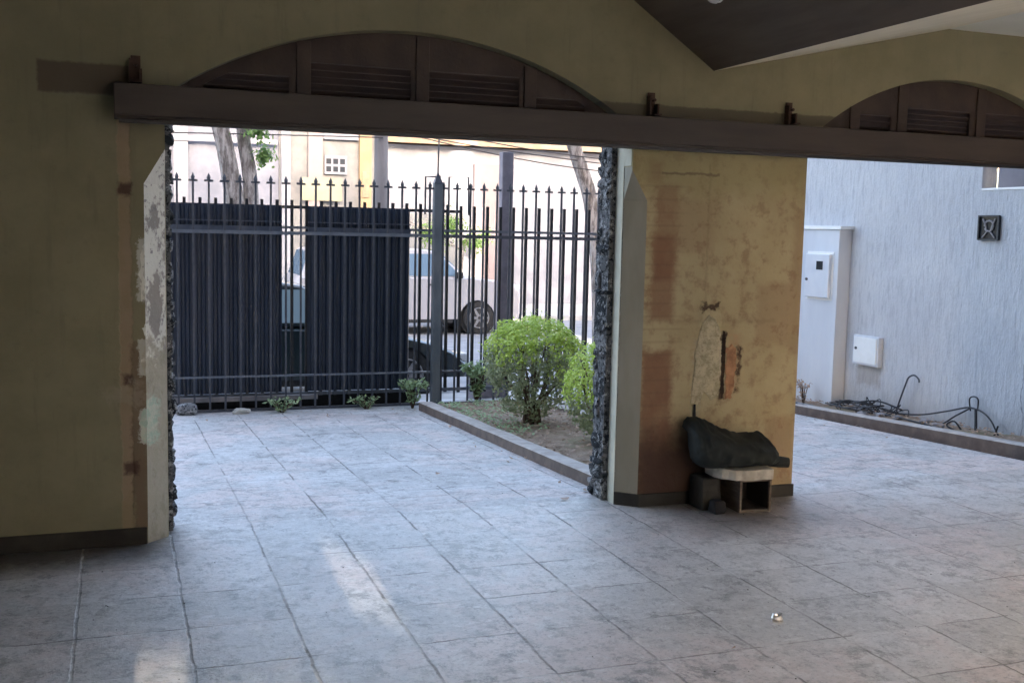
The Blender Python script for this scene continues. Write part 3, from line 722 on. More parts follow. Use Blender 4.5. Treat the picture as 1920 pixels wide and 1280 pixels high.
# bits of litter and leaves in the beds (uncountable)
def leaf_quad(mb, c, n, size, asp=.55, rnd=random):
    n = n.normalized(); u = n.orthogonal().normalized(); a = rnd.uniform(0, 2 * pi)
    w_ = n.cross(u); d = u * cos(a) + w_ * sin(a); e = n.cross(d)
    L = size; W = size * asp
    c = Vector(c)
    mb.add([c - d * L / 2, c + e * W / 2 - n * W * .12, c + d * L / 2, c - e * W / 2 - n * W * .12], [(0, 1, 2), (0, 2, 3)])
def litter(name, regions, n, size, mat, seed):
    rnd = random.Random(seed); b = MB(); b.keep = True
    for _ in range(n):
        x0, x1, y0, y1, up = rnd.choice(regions)
        x = rnd.uniform(x0, x1); y = rnd.uniform(y0, y1)
        leaf_quad(b, (x, y, dz(y) + up + rnd.uniform(0, .02)), Vector((rnd.uniform(-.6, .6), rnd.uniform(-.6, .6), 1)), rnd.uniform(.5, 1) * size, .6, rnd)
    return tag(b.build(name, mat), kind='stuff')
litter('leaf_litter', [(2.97, 4.0, 6.2, 10.3, .06)] * 3 + [(6.62, 6.94, 6.0, 10.3, .075)], 1300, .05, M['leaf_dead'], 5)
litter('ground_cover', [(2.97, 3.5, 8.2, 10.4, .07), (2.97, 3.2, 8.0, 10.3, .07), (3.3, 4.0, 9.4, 10.4, .07)], 700, .05, M['leaf_weed'], 6)

# ------------------------------------------------------------ shrubs
def shrub(name, label, cx_, cy_, rx, ry, zt, zb, n_leaf, seed, nstem=9, shape='dome'):
    rnd = random.Random(seed); g0 = dz(cy_) + .04
    e = empty(name, (cx_, cy_, g0), label, 'shrub')
    H = zt - g0
    st = MB()
    tips = []
    for i in range(nstem):
        a = 2 * pi * i / nstem + rnd.uniform(-.3, .3); r0 = rnd.uniform(.02, .09) * (rx / .4)
        r1 = rnd.uniform(.45, .85)
        p0 = Vector((r0 * cos(a), r0 * sin(a), -.03)); p3 = Vector((rx * r1 * cos(a), ry * r1 * sin(a), H * rnd.uniform(.62, .85)))
        p1 = p0 + Vector((0, 0, H * .22)) + Vector((rnd.uniform(-.03, .03), rnd.uniform(-.03, .03), 0))
        p2 = p0.lerp(p3, .55) + Vector((rnd.uniform(-.04, .04), rnd.uniform(-.04, .04), 0))
        st.tube([p0, p1, p2, p3], [.017, .014, .010, .005], 6); tips += [p2, p3]
        for q in range(4):
            s_ = p1.lerp(p3, rnd.uniform(.2, .9)); d_ = Vector((rnd.uniform(-1, 1), rnd.uniform(-1, 1), rnd.uniform(.0, 1))).normalized() * rnd.uniform(.08, .16)
            st.tube([s_, s_ + d_ * .6, s_ + d_ + Vector((0, 0, .02))], [.005, .004, .0025], 4)
    st.build('stems', M['twig'], e)
    top = MB(); top.keep = True; low = MB(); low.keep = True
    zc = H * (.60 if shape == 'dome' else .5)
    k = 0
    while k < n_leaf:
        # points in a squashed ball, dense near its skin
        v = Vector((rnd.gauss(0, 1), rnd.gauss(0, 1), rnd.gauss(0, 1))).normalized()
        clump = noise.noise(v * 3.2 + Vector((seed, 0, 0)))
        rr = 1 - abs(rnd.gauss(0, .16)); rr *= 1 + .13 * clump + .05 * noise.noise(v * 9)
        hz = (H - zc) if v.z > 0 else zc * (.90 if shape == 'dome' else .95)
        p = Vector((v.x * rx * rr, v.y * ry * rr, zc + v.z * hz * rr))
        if shape == 'dome' and v.z < -.15:
            t = min(1, (-v.z - .15) / .8)
            if rnd.random() < t * .45: continue
            if clump < -.16 + .12 * t: continue
        if clump < -.24 and rnd.random() < .85: continue
        if p.z < .02: continue
        nn = v + Vector((rnd.uniform(-.9, .9), rnd.uniform(-.9, .9), rnd.uniform(-.4, 1)))
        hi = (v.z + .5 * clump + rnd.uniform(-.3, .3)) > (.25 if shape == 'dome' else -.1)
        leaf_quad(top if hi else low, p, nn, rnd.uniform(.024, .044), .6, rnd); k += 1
    for _ in range(70):
        v = Vector((rnd.gauss(0, 1), rnd.gauss(0, 1), abs(rnd.gauss(.4, .7)))).normalized()
        p = Vector((v.x * rx * .9, v.y * ry * .9, zc + v.z * (H - zc) * .9)); d_ = (v + Vector((0, 0, .6))).normalized() * rnd.uniform(.05, .12)
        for q in range(5): leaf_quad(top, p + d_ * (.3 + .2 * q) + Vector((rnd.uniform(-.012, .012), rnd.uniform(-.012, .012), 0)), Vector((rnd.uniform(-1, 1), rnd.uniform(-1, 1), 1)), rnd.uniform(.02, .036), .5, rnd)
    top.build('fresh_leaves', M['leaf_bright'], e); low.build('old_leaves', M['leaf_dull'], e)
    return e
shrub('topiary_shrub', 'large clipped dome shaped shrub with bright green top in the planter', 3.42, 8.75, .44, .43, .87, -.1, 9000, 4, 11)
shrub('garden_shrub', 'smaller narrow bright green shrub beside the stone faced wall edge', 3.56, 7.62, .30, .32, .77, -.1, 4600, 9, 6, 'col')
def weed(name, label, x, y, z, h, n, spread, seed, mat='leaf_weed', ls=.05):
    rnd = random.Random(seed); e = empty(name, (x, y, z), label, 'plant')
    st = MB(); lf = MB(); lf.keep = True
    for i in range(n):
        a = rnd.uniform(0, 2 * pi); d = Vector((cos(a), sin(a), 0)) * spread * rnd.uniform(.2, 1)
        p1 = d * .45 + Vector((0, 0, h * .6)); p2 = d + Vector((0, 0, h * rnd.uniform(.75, 1.05)))
        st.tube([(0, 0, -.02), p1, p2], [.005, .004, .002], 5)
        for q in range(12):
            t = rnd.uniform(.15, 1); p = p1.lerp(p2, t) if t > .5 else Vector((0, 0, 0)).lerp(p1, t * 2)
            leaf_quad(lf, p + Vector((rnd.uniform(-.03, .03), rnd.uniform(-.03, .03), rnd.uniform(-.02, .02))), Vector((rnd.uniform(-1, 1), rnd.uniform(-1, 1), 1)), ls * rnd.uniform(.6, 1.1), .4, rnd)
    st.build('stems', M['twig'], e); lf.build('leaves', M[mat], e); return e
weed('weed', 'leafy green weed between the gate post and the clipped shrub', 3.46, 10.45, dz(10.45) + .03, .44, 26, .17, 2, ls=.10)
weed('weed', 'small green weed at the foot of the grey gate post', 2.80, 10.52, dz(10.52), .30, 20, .17, 3, ls=.085)
weed('weed', 'low weed tuft growing under the middle of the gate', 1.50, 10.58, dz(10.58), .13, 12, .20, 5, ls=.06)
weed('weed', 'dark scrubby weed at the foot of the meter pillar', 6.66, 9.35, dz(9.35) + .04, .26, 9, .10, 8, 'leaf_dead', .05)
weed('weed', 'low weed tuft under the gate right of the middle weed', 2.35, 10.6, dz(10.6), .11, 12, .22, 15, ls=.055)

# ------------------------------------------------------------ gate and fence
GY = 10.75; GB = -.215
gate = empty('driveway_gate', (0, 0, 0), 'grey iron driveway gate with spear topped bars closing the driveway', 'gate')
fence = empty('street_fence', (0, 0, 0), 'grey iron spear topped street fence behind the planter bed right of the gate post', 'fence')
def spear(x, y, z0, z1, r=.0092):
    b = MB(); b.box(x - r, x + r, y - r, y + r, z0, z1 - .085)
    zc = z1 - .07
    b.box(x - .043, x + .043, y - .007, y + .007, zc - .012, zc + .008)          # cross piece
    b.add([(x - .007, y - .007, z1 - .0855), (x + .007, y - .007, z1 - .0855), (x + .007, y + .007, z1 - .0855), (x - .007, y + .007, z1 - .0855),
           (x - .019, y, z1 - .042), (x, y - .012, z1 - .042), (x + .019, y, z1 - .042), (x, y + .012, z1 - .045), (x, y, z1 + .004)],
          [(0,1,5),(0,5,4),(1,2,6),(1,6,5),(2,3,7),(2,7,6),(3,0,4),(3,4,7),(4,5,8),(5,6,8),(6,7,8),(7,4,8)])
    return b
x = .40
first = True
proto = spear(0, GY, GB + .02, 2.085).build('spear_bar', M['iron'], gate); proto.location.x = .545
spxs = []
x = .545
while x < 6.9:
    if abs(x - 3.10) > .05: spxs.append(x)
    x += .1455
for x in spxs[1:]:
    c = proto.copy(); COL.objects.link(c); c.location.x = x; c.parent = gate if x < 3.1 else fence
    if x > 3.1: c.location.z = .005
for (a, b_, par) in ((.42, 3.045, gate), (3.155, 6.9, fence)):
    bx(a, b_, GY - .012, GY + .012, 1.515, 1.548).build('rail', M['iron_light'] if par is gate else M['iron'], par)
    bx(a, b_, GY - .012, GY + .012, .118, .136).build('rail', M['iron_light'] if par is gate else M['iron'], par)
bx(.42, 3.045, GY - .014, GY + .014, GB + .0, GB + .02).build('bottom_rail', M['iron'], gate)
bx(3.155, 6.9, GY - .014, GY + .014, GB + .0, GB + .02).build('bottom_rail', M['iron'], fence)
gp = empty('gate_post', (3.10, GY, 0), 'thick grey gate post with pointed cap and thin rod on top', 'post')
bx(-.042, .042, -.042, .042, GB - .03, 2.06).build('shaft', M['post_paint'], gp, bevel=.005)
MB().add([(-.046,-.046,2.061),(.046,-.046,2.061),(.046,.046,2.061),(-.046,.046,2.061),(0,0,2.19)], [(0,3,2,1),(0,1,4),(1,2,4),(2,3,4),(3,0,4)]).build('cap', M['iron'], gp)
MB().tube([(0, 0, 2.16), (.008, 0, 2.60)], .009, 6).build('rod', M['iron'], gp)
MB().tube([(-.13, 0, 1.75), (-.13, 0, 2.13), (.03, 0, 2.135)], .011, 6).build('hoop', M['iron'], gp)
MB().tube([(.12, 0, 1.75), (.12, 0, 2.135), (.33, 0, 2.14), (.335, 0, 1.75)], .011, 6).build('hoop', M['iron'], gp)
cp = MB(); cp.box(3.965, 4.095, 11.22, 11.34, -.4, 2.455)
tag(cp.build('concrete_post', M['post_grey'], bevel=.008), 'square grey violet post taller than the fence, standing behind the spear bars', 'post')
# second, shorter run of pickets just behind, with ribbed sheets on the left half
G2 = 10.98
bg2 = empty('sheeted_gate', (0, 0, 0), 'black iron gate behind the spear bars with two navy ribbed sheet panels', 'gate')
bf2 = empty('picket_fence', (0, 0, 0), 'black picket fence of short thick bars behind the grey spear fence', 'fence')
def picket(x, r=.0145):
    return bx(x - r, x + r, G2 - r, G2 + r, -.12, 1.86)
pk = picket(0).build('picket', M['black_iron'], bg2); pk.location.x = .475
x = .475 + .1475
while x < 6.9:
    c = pk.copy(); COL.objects.link(c); c.location.x = x; c.parent = bg2 if x < 3.33 else bf2
    if 'picket' and x > 3.33: c.location.z = -.01
    x += .1475
bx(.42, 3.42, G2 - .016, G2 + .016, 1.775, 1.805).build('top_rail', M['black_iron'], bg2)
for par, a, b_ in ((bg2, .42, 3.30), (bf2, 3.31, 6.9)):
    bx(a, b_, G2 - .017, G2 + .017, 1.575, 1.60).build('rail', M['iron_light'], par)
    bx(a, b_, G2 - .017, G2 + .017, -.11, -.075).build('bottom_rail', M['iron_light'], par)
def ribbed(x0, x1, z0, z1, y):
    v = []; f = []; n = int((x1 - x0) / .0125)
    for i in range(n + 1):
        x = x0 + (x1 - x0) * i / n; d = (-.022 if (i // 3) % 2 else 0.0) + .004 * noise.noise(Vector((x * 9, 0, 0)))
        v += [(x, y + d, z0), (x, y + d, z1), (x, y + .026, z0), (x, y + .026, z1)]
    for i in range(n):
        k = 4 * i; f += [(k, k + 4, k + 5, k + 1), (k + 2, k + 3, k + 7, k + 6), (k + 1, k + 5, k + 7, k + 3), (k, k + 2, k + 6, k + 4)]
    return MB().add(v, f)
for a, b_ in ((.44, 1.548), (1.808, 2.86)):
    ribbed(a, b_, -.06, 1.80, G2 - .045).build('sheet_panel', M['sheet'], bg2)
    bx(a, b_, G2 - .080, G2 - .066, 1.515, 1.595).build('panel_strap', M['strap'], bg2)
    bx(a, b_, G2 - .082, G2 - .066, 1.635, 1.648).build('panel_strap', M['strap'], bg2)
tag(bx(.40, 2.95, 11.0, 11.10, -.36, -.09).build('gap_shade', M['gap_shade']), 'low black block added as the shadow in the gap under the ribbed gate', 'gap_shade')  # black solid added where only shadow fills the gap
tg = bx(.42, 1.9, 10.86, 10.90, -.135, -.09).build('gate_track', M['cement']); tag(tg, 'pale grey bottom track under the left end of the gate', 'track')
tag(MB().rock((.615, 10.66, -.165), .10, .07, .062, 12, .3).build('stone_block', M['stone']), 'rough dark stone block at the left foot of the gate', 'stone')
tag(MB().rock((1.12, 10.60, -.195), .085, .05, .034, 31, .5).build('pale_stone', M['slab']), 'pale yellowish stone lying under the gate between weeds', 'stone')
ub = empty('utility_box', (0, 0, 0), 'small purple grey box behind the fence beside the clipped dome shrub', 'box')
bx(3.66, 3.94, 11.18, 11.21 + .2, -.4, .02).build('box_body', M['post_grey'], ub, bevel=.006)
bx(3.64, 3.96, 11.16, 11.43, .021, .055).build('lid', M['iron_light'], ub, bevel=.004)

# ------------------------------------------------------------ crate with slab and tarpaulin by the pier
cr = empty('wooden_crate', (3.372, 5.30, 0.002), 'small open fronted wooden crate with dark inside against the pier', 'crate', rz=radians(-3))
c = MB(); W_, D_, H_ = .205, .27, .195; t_ = .014
c.box(0, t_, 0, D_, 0, H_); c.box(W_ - t_, W_, 0, D_, 0, H_); c.box(t_, W_ - t_, .004, D_, 0, t_); c.box(t_, W_ - t_, .004, D_, H_ - t_, H_ - .0005)
c.build('frame', M['crate'], cr, bevel=.002)
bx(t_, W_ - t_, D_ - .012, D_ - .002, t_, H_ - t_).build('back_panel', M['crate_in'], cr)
c = MB(); c.box(t_ + .0005, t_ + .003, .012, D_ - .013, t_ + .001, H_ - t_ - .001); c.box(W_ - t_ - .003, W_ - t_ - .0005, .012, D_ - .013, t_ + .001, H_ - t_ - .001); c.box(t_ + .004, W_ - t_ - .004, .012, D_ - .013, t_ + .0005, t_ + .003)  # thin inner faces coloured near black
c.build('inner_faces', M['crate_in'], cr)
# leaning board at the crate's left
def block(x0, x1, y0, y1, z0, z1, mat, label, seed):
    o = bx(x0, x1, y0, y1, z0, z1).build('rough_block', mat, bevel=.008)
    bm = bmesh.new(); bm.from_mesh(o.data); bmesh.ops.subdivide_edges(bm, edges=bm.edges, cuts=4, use_grid_fill=True)
    for v in bm.verts:
        if v.co.z > z0 + .01: v.co += Vector((noise.noise(v.co * 14 + Vector((seed, 0, 0))), noise.noise(v.co * 14 + Vector((0, seed, 0))), noise.noise(v.co * 14 + Vector((0, 0, seed))))) * .010
    bm.to_mesh(o.data); bm.free()
    return tag(o, label, 'block')
block(3.185, 3.30, 5.40, 5.56, .002, .195, M['skirt'], 'rough dark cement block standing left of the crate against the pier', 3)
block(3.215, 3.285, 5.31, 5.385, .002, .075, M['crate_in'], 'small black block on the floor at the left front of the crate', 7)
sl = MB(); n = 10; v = []; f = []
outline = [(3.25, 5.40), (3.27, 5.335), (3.30, 5.315), (3.325, 5.275), (3.36, 5.272), (3.38, 5.258), (3.43, 5.25), (3.50, 5.262), (3.565, 5.255), (3.58, 5.34), (3.575, 5.50), (3.40, 5.52), (3.26, 5.52)]
sl.prism(outline, .200, .262, 'z')
tag(sl.build('stone_slab', M['slab'], bevel=.006), 'chipped pale stone slab lying on top of the crate', 'slab')
# tarpaulin: lofted bundle, high at the left and dipping to the right
def bundle():
    # x, bottom, top, half depth: a draped sheet, high at the left and dipping to the right
    secs = [(3.055, .44, .485, .012), (3.065, .36, .525, .04), (3.085, .30, .545, .065), (3.12, .268, .555, .085), (3.17, .262, .553, .10), (3.22, .262, .54, .11), (3.28, .262, .508, .12), (3.34, .260, .475, .13), (3.40, .260, .452, .135),
            (3.46, .260, .442, .135), (3.52, .260, .438, .13), (3.58, .260, .438, .12), (3.62, .262, .437, .10), (3.632, .264, .42, .08), (3.64, .272, .34, .045), (3.645, .28, .29, .02)]
    v = []; f = []; seg = 44; pts = []
    for a, b in zip(secs, secs[1:]):
        for k in range(4): pts.append(tuple(p + (q - p) * k / 4 for p, q in zip(a, b)))
    pts.append(secs[-1])
    for i, (x, zb, zt, ry) in enumerate(pts):
        for j in range(seg):
            a = 2 * pi * j / seg; cz = (zb + zt) / 2
            ca, sa = cos(a), sin(a)
            up = max(0, sa)
            y = 5.41 + .125 * up ** 1.3 - ry * 1.1 * math.copysign(abs(ca) ** .6, ca) * (1 - .82 * up); z = cz + (zt - zb) / 2 * math.copysign(abs(sa) ** .7, sa)
            fold = abs(noise.noise(Vector((x * 9 + z * 4, y * 3, z * 2.2)))) ** .7 * .042
            fold2 = abs(noise.noise(Vector((x * 22 - z * 14, y * 9, z * 9 + 4)))) * .030
            rg_ = (1 - min(1, abs(noise.noise(Vector((x * 7 + z * 9, 3, z * 5 - x * 3)))) * 5)) ** 2 * .016
            fold2 += rg_
            d = noise.noise(Vector((x * 6, y * 6, z * 6))) * .014
            k = fold + fold2 - .012
            v.append((x + d * .5, y - ca * k * (1 if z > zb + .01 else .3), z + d + (k * sa * .45 if sa > 0 else max(0, k * .3))))
    n = len(pts)
    for i in range(n - 1):
        for j in range(seg): a = i * seg + j; b = i * seg + (j + 1) % seg; f.append((a, b, b + seg, a + seg))
    f += [tuple(range(seg)), tuple(range((n - 1) * seg, n * seg))]
    return MB().add(v, f)
tp = bundle().build('tarpaulin_bundle', M['cloth'], smooth=True)
tp.location = (.045 * 0 + 3.645 * .085, 0, -.262 * -.10); tp.scale = (.915, 1, .90)
tag(tp, 'black tarpaulin bundle slumped over the stone slab, humped at its left', 'tarpaulin')
rl = MB().tube([(3.58, 5.34, .290), (3.64, 5.33, .286), (3.70, 5.31, .281)], [.030, .034, .030], 14)
tag(rl.build('rolled_cloth', M['cloth'], smooth=True, bevel=.004), 'small black cloth roll sticking out at the right end of the tarpaulin', 'cloth')
cd = MB().tube([(3.216, 5.588, .60), (3.222, 5.59, .50), (3.214, 5.588, .38), (3.22, 5.585, .25)], .007, 6)
tag(cd.build('hanging_cord', M['rubber'], smooth=True), 'short black cord hanging on the pier above the tarpaulin', 'cord')

# ------------------------------------------------------------ small things on the floor
def fl(name, label, cat, x, y, s_, mat, seed, flat=.35):
    b = MB().rock((0, 0, 0), s_, s_ * .7, s_ * flat, seed, .9, 2)
    o = b.build(name, mat, loc=(x, y, dz(y) + s_ * flat * .8)); o.rotation_euler.z = seed; return tag(o, label, cat)
fl('crumpled_foil', 'shiny crumpled silver foil on the garage floor in front of the pier', 'litter', 2.582, 3.733, .022, M['foil'], 3, .8)
for i, (x, y, s_, lab) in enumerate([(2.509, 5.86, .030, 'curled brown leaf on the floor in the driveway opening left of the pier'), (2.729, 6.05, .026, 'small brown leaf beside the near end of the planter kerb'), (3.521, 4.993, .028, 'small dark leaf on the floor in front of the crate'),
        (2.231, 3.506, .014, 'tiny dark crumb on the floor nearest the camera'), (2.02, 6.9, .02, 'small dark leaf on the driveway tiles left of the planter kerb')]):
    b = MB(); b.keep = True; n_ = 5
    for k in range(n_):
        a = k / (n_ - 1) - .5
        b.v += [(a * s_ * 2, -s_ * .6 * (1 - 3 * a * a), .004 + s_ * .8 * a * a * 2), (a * s_ * 2, s_ * .6 * (1 - 3 * a * a), .012 + s_ * .5 * a * a)]
    b.f = [(2 * k, 2 * k + 2, 2 * k + 3, 2 * k + 1) for k in range(n_ - 1)]; b.mi = [0] * len(b.f)
    o = b.build('dry_leaf', M['leaf_dead'], loc=(x, y, dz(y) + .001)); o.rotation_euler.z = i * 1.3
    tag(o, lab, 'leaf')

# grit blown over the floor (uncountable)
gr_ = MB(); rg = random.Random(77)
for _ in range(300):
    if rg.random() < .5: x_, y_ = rg.uniform(-1, 6), rg.uniform(2.8, 5.5)
    elif rg.random() < .5: x_, y_ = rg.uniform(.3, 2.8), 10.6 - abs(rg.gauss(0, .5))
    else:
        y_ = rg.uniform(6, 10.3); x_ = rg.choice((2.81 - abs(rg.gauss(0, .10)), 6.25 - abs(rg.gauss(0, .15)), rg.uniform(.4, 2.8)))
    s_ = rg.uniform(.001, .0042); z_ = dz(y_)
    gr_.add([(x_ - s_, y_ - s_ * .7, z_), (x_ + s_, y_ - s_, z_), (x_ + s_ * .8, y_ + s_, z_), (x_ - s_ * .6, y_ + s_, z_), (x_, y_, z_ + s_ * .9)], [(0, 1, 4), (1, 2, 4), (2, 3, 4), (3, 0, 4)])
tag(gr_.build('grit', M['skirt']), kind='stuff')
litter('blown_leaves', [(.5, 2.8, 10.0, 10.6, .004), (2.6, 2.82, 6.3, 10.0, .004), (6.0, 6.28, 6.4, 10, .004)], 60, .045, M['leaf_dead'], 19)

# ------------------------------------------------------------ cables and hoses at the foot of the boundary wall
def smooth_pts(P, n=6):
    P = [Vector(p) for p in P]; out = []
    for i in range(len(P) - 1):
        p0 = P[max(i - 1, 0)]; p1 = P[i]; p2 = P[i + 1]; p3 = P[min(i + 2, len(P) - 1)]
        for k in range(n):
            t = k / n
            out.append(.5 * ((2 * p1) + (-p0 + p2) * t + (2 * p0 - 5 * p1 + 4 * p2 - p3) * t * t + (-p0 + 3 * p1 - 3 * p2 + p3) * t ** 3))
    out.append(P[-1]); return out
cables = [
    ('bent grey pipe rising from the soil and curling over at its top', .010, [(6.86, 8.19, -.10), (6.87, 8.17, .05), (6.88, 8.10, .25), (6.88, 8.06, .33), (6.89, 8.00, .36), (6.90, 7.95, .33), (6.90, 7.94, .30)], 'pipe'),
    ('long black cable running along the wall foot up to the hooped cables', .009, [(6.80, 8.95, -.02), (6.86, 8.6, .01), (6.80, 8.2, -.01), (6.84, 7.85, .02), (6.88, 7.55, .10), (6.90, 7.32, .17), (6.9, 7.2, .165)], 'cable'),
    ('black cable arching from the hook down to the right end of the soil bed', .009, [(6.90, 7.32, .17), (6.90, 7.18, .165), (6.89, 7.05, .11), (6.87, 6.95, .02), (6.84, 6.86, -.03), (6.78, 6.7, -.02)], 'cable'),
    ('short black hook shaped cable end above the arching cables', .008, [(6.92, 7.31, .14), (6.92, 7.33, .24), (6.92, 7.28, .27), (6.92, 7.23, .25), (6.92, 7.23, .16)], 'cable'),
    ('thick black cable dropping straight from the hook to the soil', .015, [(6.90, 7.23, .17), (6.88, 7.20, .08), (6.86, 7.17, -.03), (6.83, 7.12, -.05)], 'cable'),
    ('thin black cable slanting left from the hook to the ground', .009, [(6.90, 7.29, .17), (6.86, 7.42, .08), (6.80, 7.55, -.02), (6.76, 7.8, -.05), (6.7, 8.05, -.05)], 'cable'),
    ('loose black cable loop under the hook on the soil', .010, [(6.80, 7.25, -.04), (6.78, 7.34, .05), (6.76, 7.40, .0), (6.80, 7.2, -.045), (6.84, 6.98, -.03), (6.85, 6.92, .08)], 'cable'),
    ('black cable snaking flat over the middle of the wall kerb', .010, [(6.60, 8.9, -.03), (6.56, 8.55, -.02), (6.62, 8.3, -.02), (6.70, 8.0, -.02), (6.62, 7.75, .0), (6.7, 7.5, -.02)], 'cable'),
    ('tangled black cable heap left part below the utility box', .011, [(6.75, 8.7, .0), (6.68, 8.5, .03), (6.80, 8.35, .02), (6.72, 8.2, .05), (6.64, 8.35, .02), (6.70, 8.6, .01), (6.82, 8.4, .06), (6.86, 8.1, .02)], 'cable'),
    ('coiled black cable lying left of the bent pipe', .009, [(6.6 + .08 * cos(a) * 1.0 + .05, 8.45 + .28 * sin(a), .0 + .03 * sin(a * 2)) for a in [i * .55 for i in range(20)]], 'cable'),
]
_r = random.Random(5)
_labs = ['thin loose cable curled over the kerb left of the bent pipe', 'thin loose cable lying flat between the utility box and the kerb', 'thin cable coil on the soil right of the bent pipe', 'thin cable straggling along the wall foot below the utility box', 'thin cable kinked over the kerb stones in the cable heap', 'thin cable curling beside the rightmost cable ends', 'thin cable trailing from the hook along the soil', 'thin springy cable standing up out of the cable heap']
for i_, l_ in enumerate(_labs):
    y_ = [8.5, 8.75, 7.75, 8.9, 8.3, 6.95, 7.3, 8.4][i_]; P_ = []
    for k_ in range(8):
        y_ += _r.uniform(-.14, .09); P_.append((_r.uniform(6.60, 6.92), y_, -.045 - .02 + _r.uniform(0, .05) + (.09 * (k_ % 3 == 1) if i_ in (0, 4, 7) else 0)))
    cables.append((l_, .006, P_, 'cable'))
for lab, r_, P, cat in cables:
    r_ *= .8
    tag(MB().tube(smooth_pts(P), r_, 8).build('pipe' if cat == 'pipe' else 'cable', M['rubber'] if cat == 'cable' else M['iron'], smooth=True), lab, cat)
tag(MB().rock((6.45, 9.02, -.085), .075, .23, .030, 41, .6).build('rubble_stone', M['stone']), 'flat dark rubble stone lying over the wall kerb at its far end', 'stone')
for i, (x, y, s_) in enumerate([(6.66, 8.15, .05), (6.72, 7.98, .035), (6.60, 8.32, .045), (6.78, 7.70, .04), (6.70, 7.45, .04), (6.80, 8.62, .05)]):
    labs = ['grey rubble lump beside the foot of the bent pipe', 'small grey rubble lump right of the bent pipe', 'grey rubble lump left of the bent pipe on the kerb', 'small grey lump between the pipe and the hooped cables', 'small grey lump under the slanting cable', 'grey rubble lump straight below the utility box']
    tag(MB().rock((x, y, dz(y) + .07), s_, s_ * 1.2, s_ * .6, 50 + i, .6).build('rubble_stone', M['cement']), labs[i], 'stone', 'rubble in the wall bed')

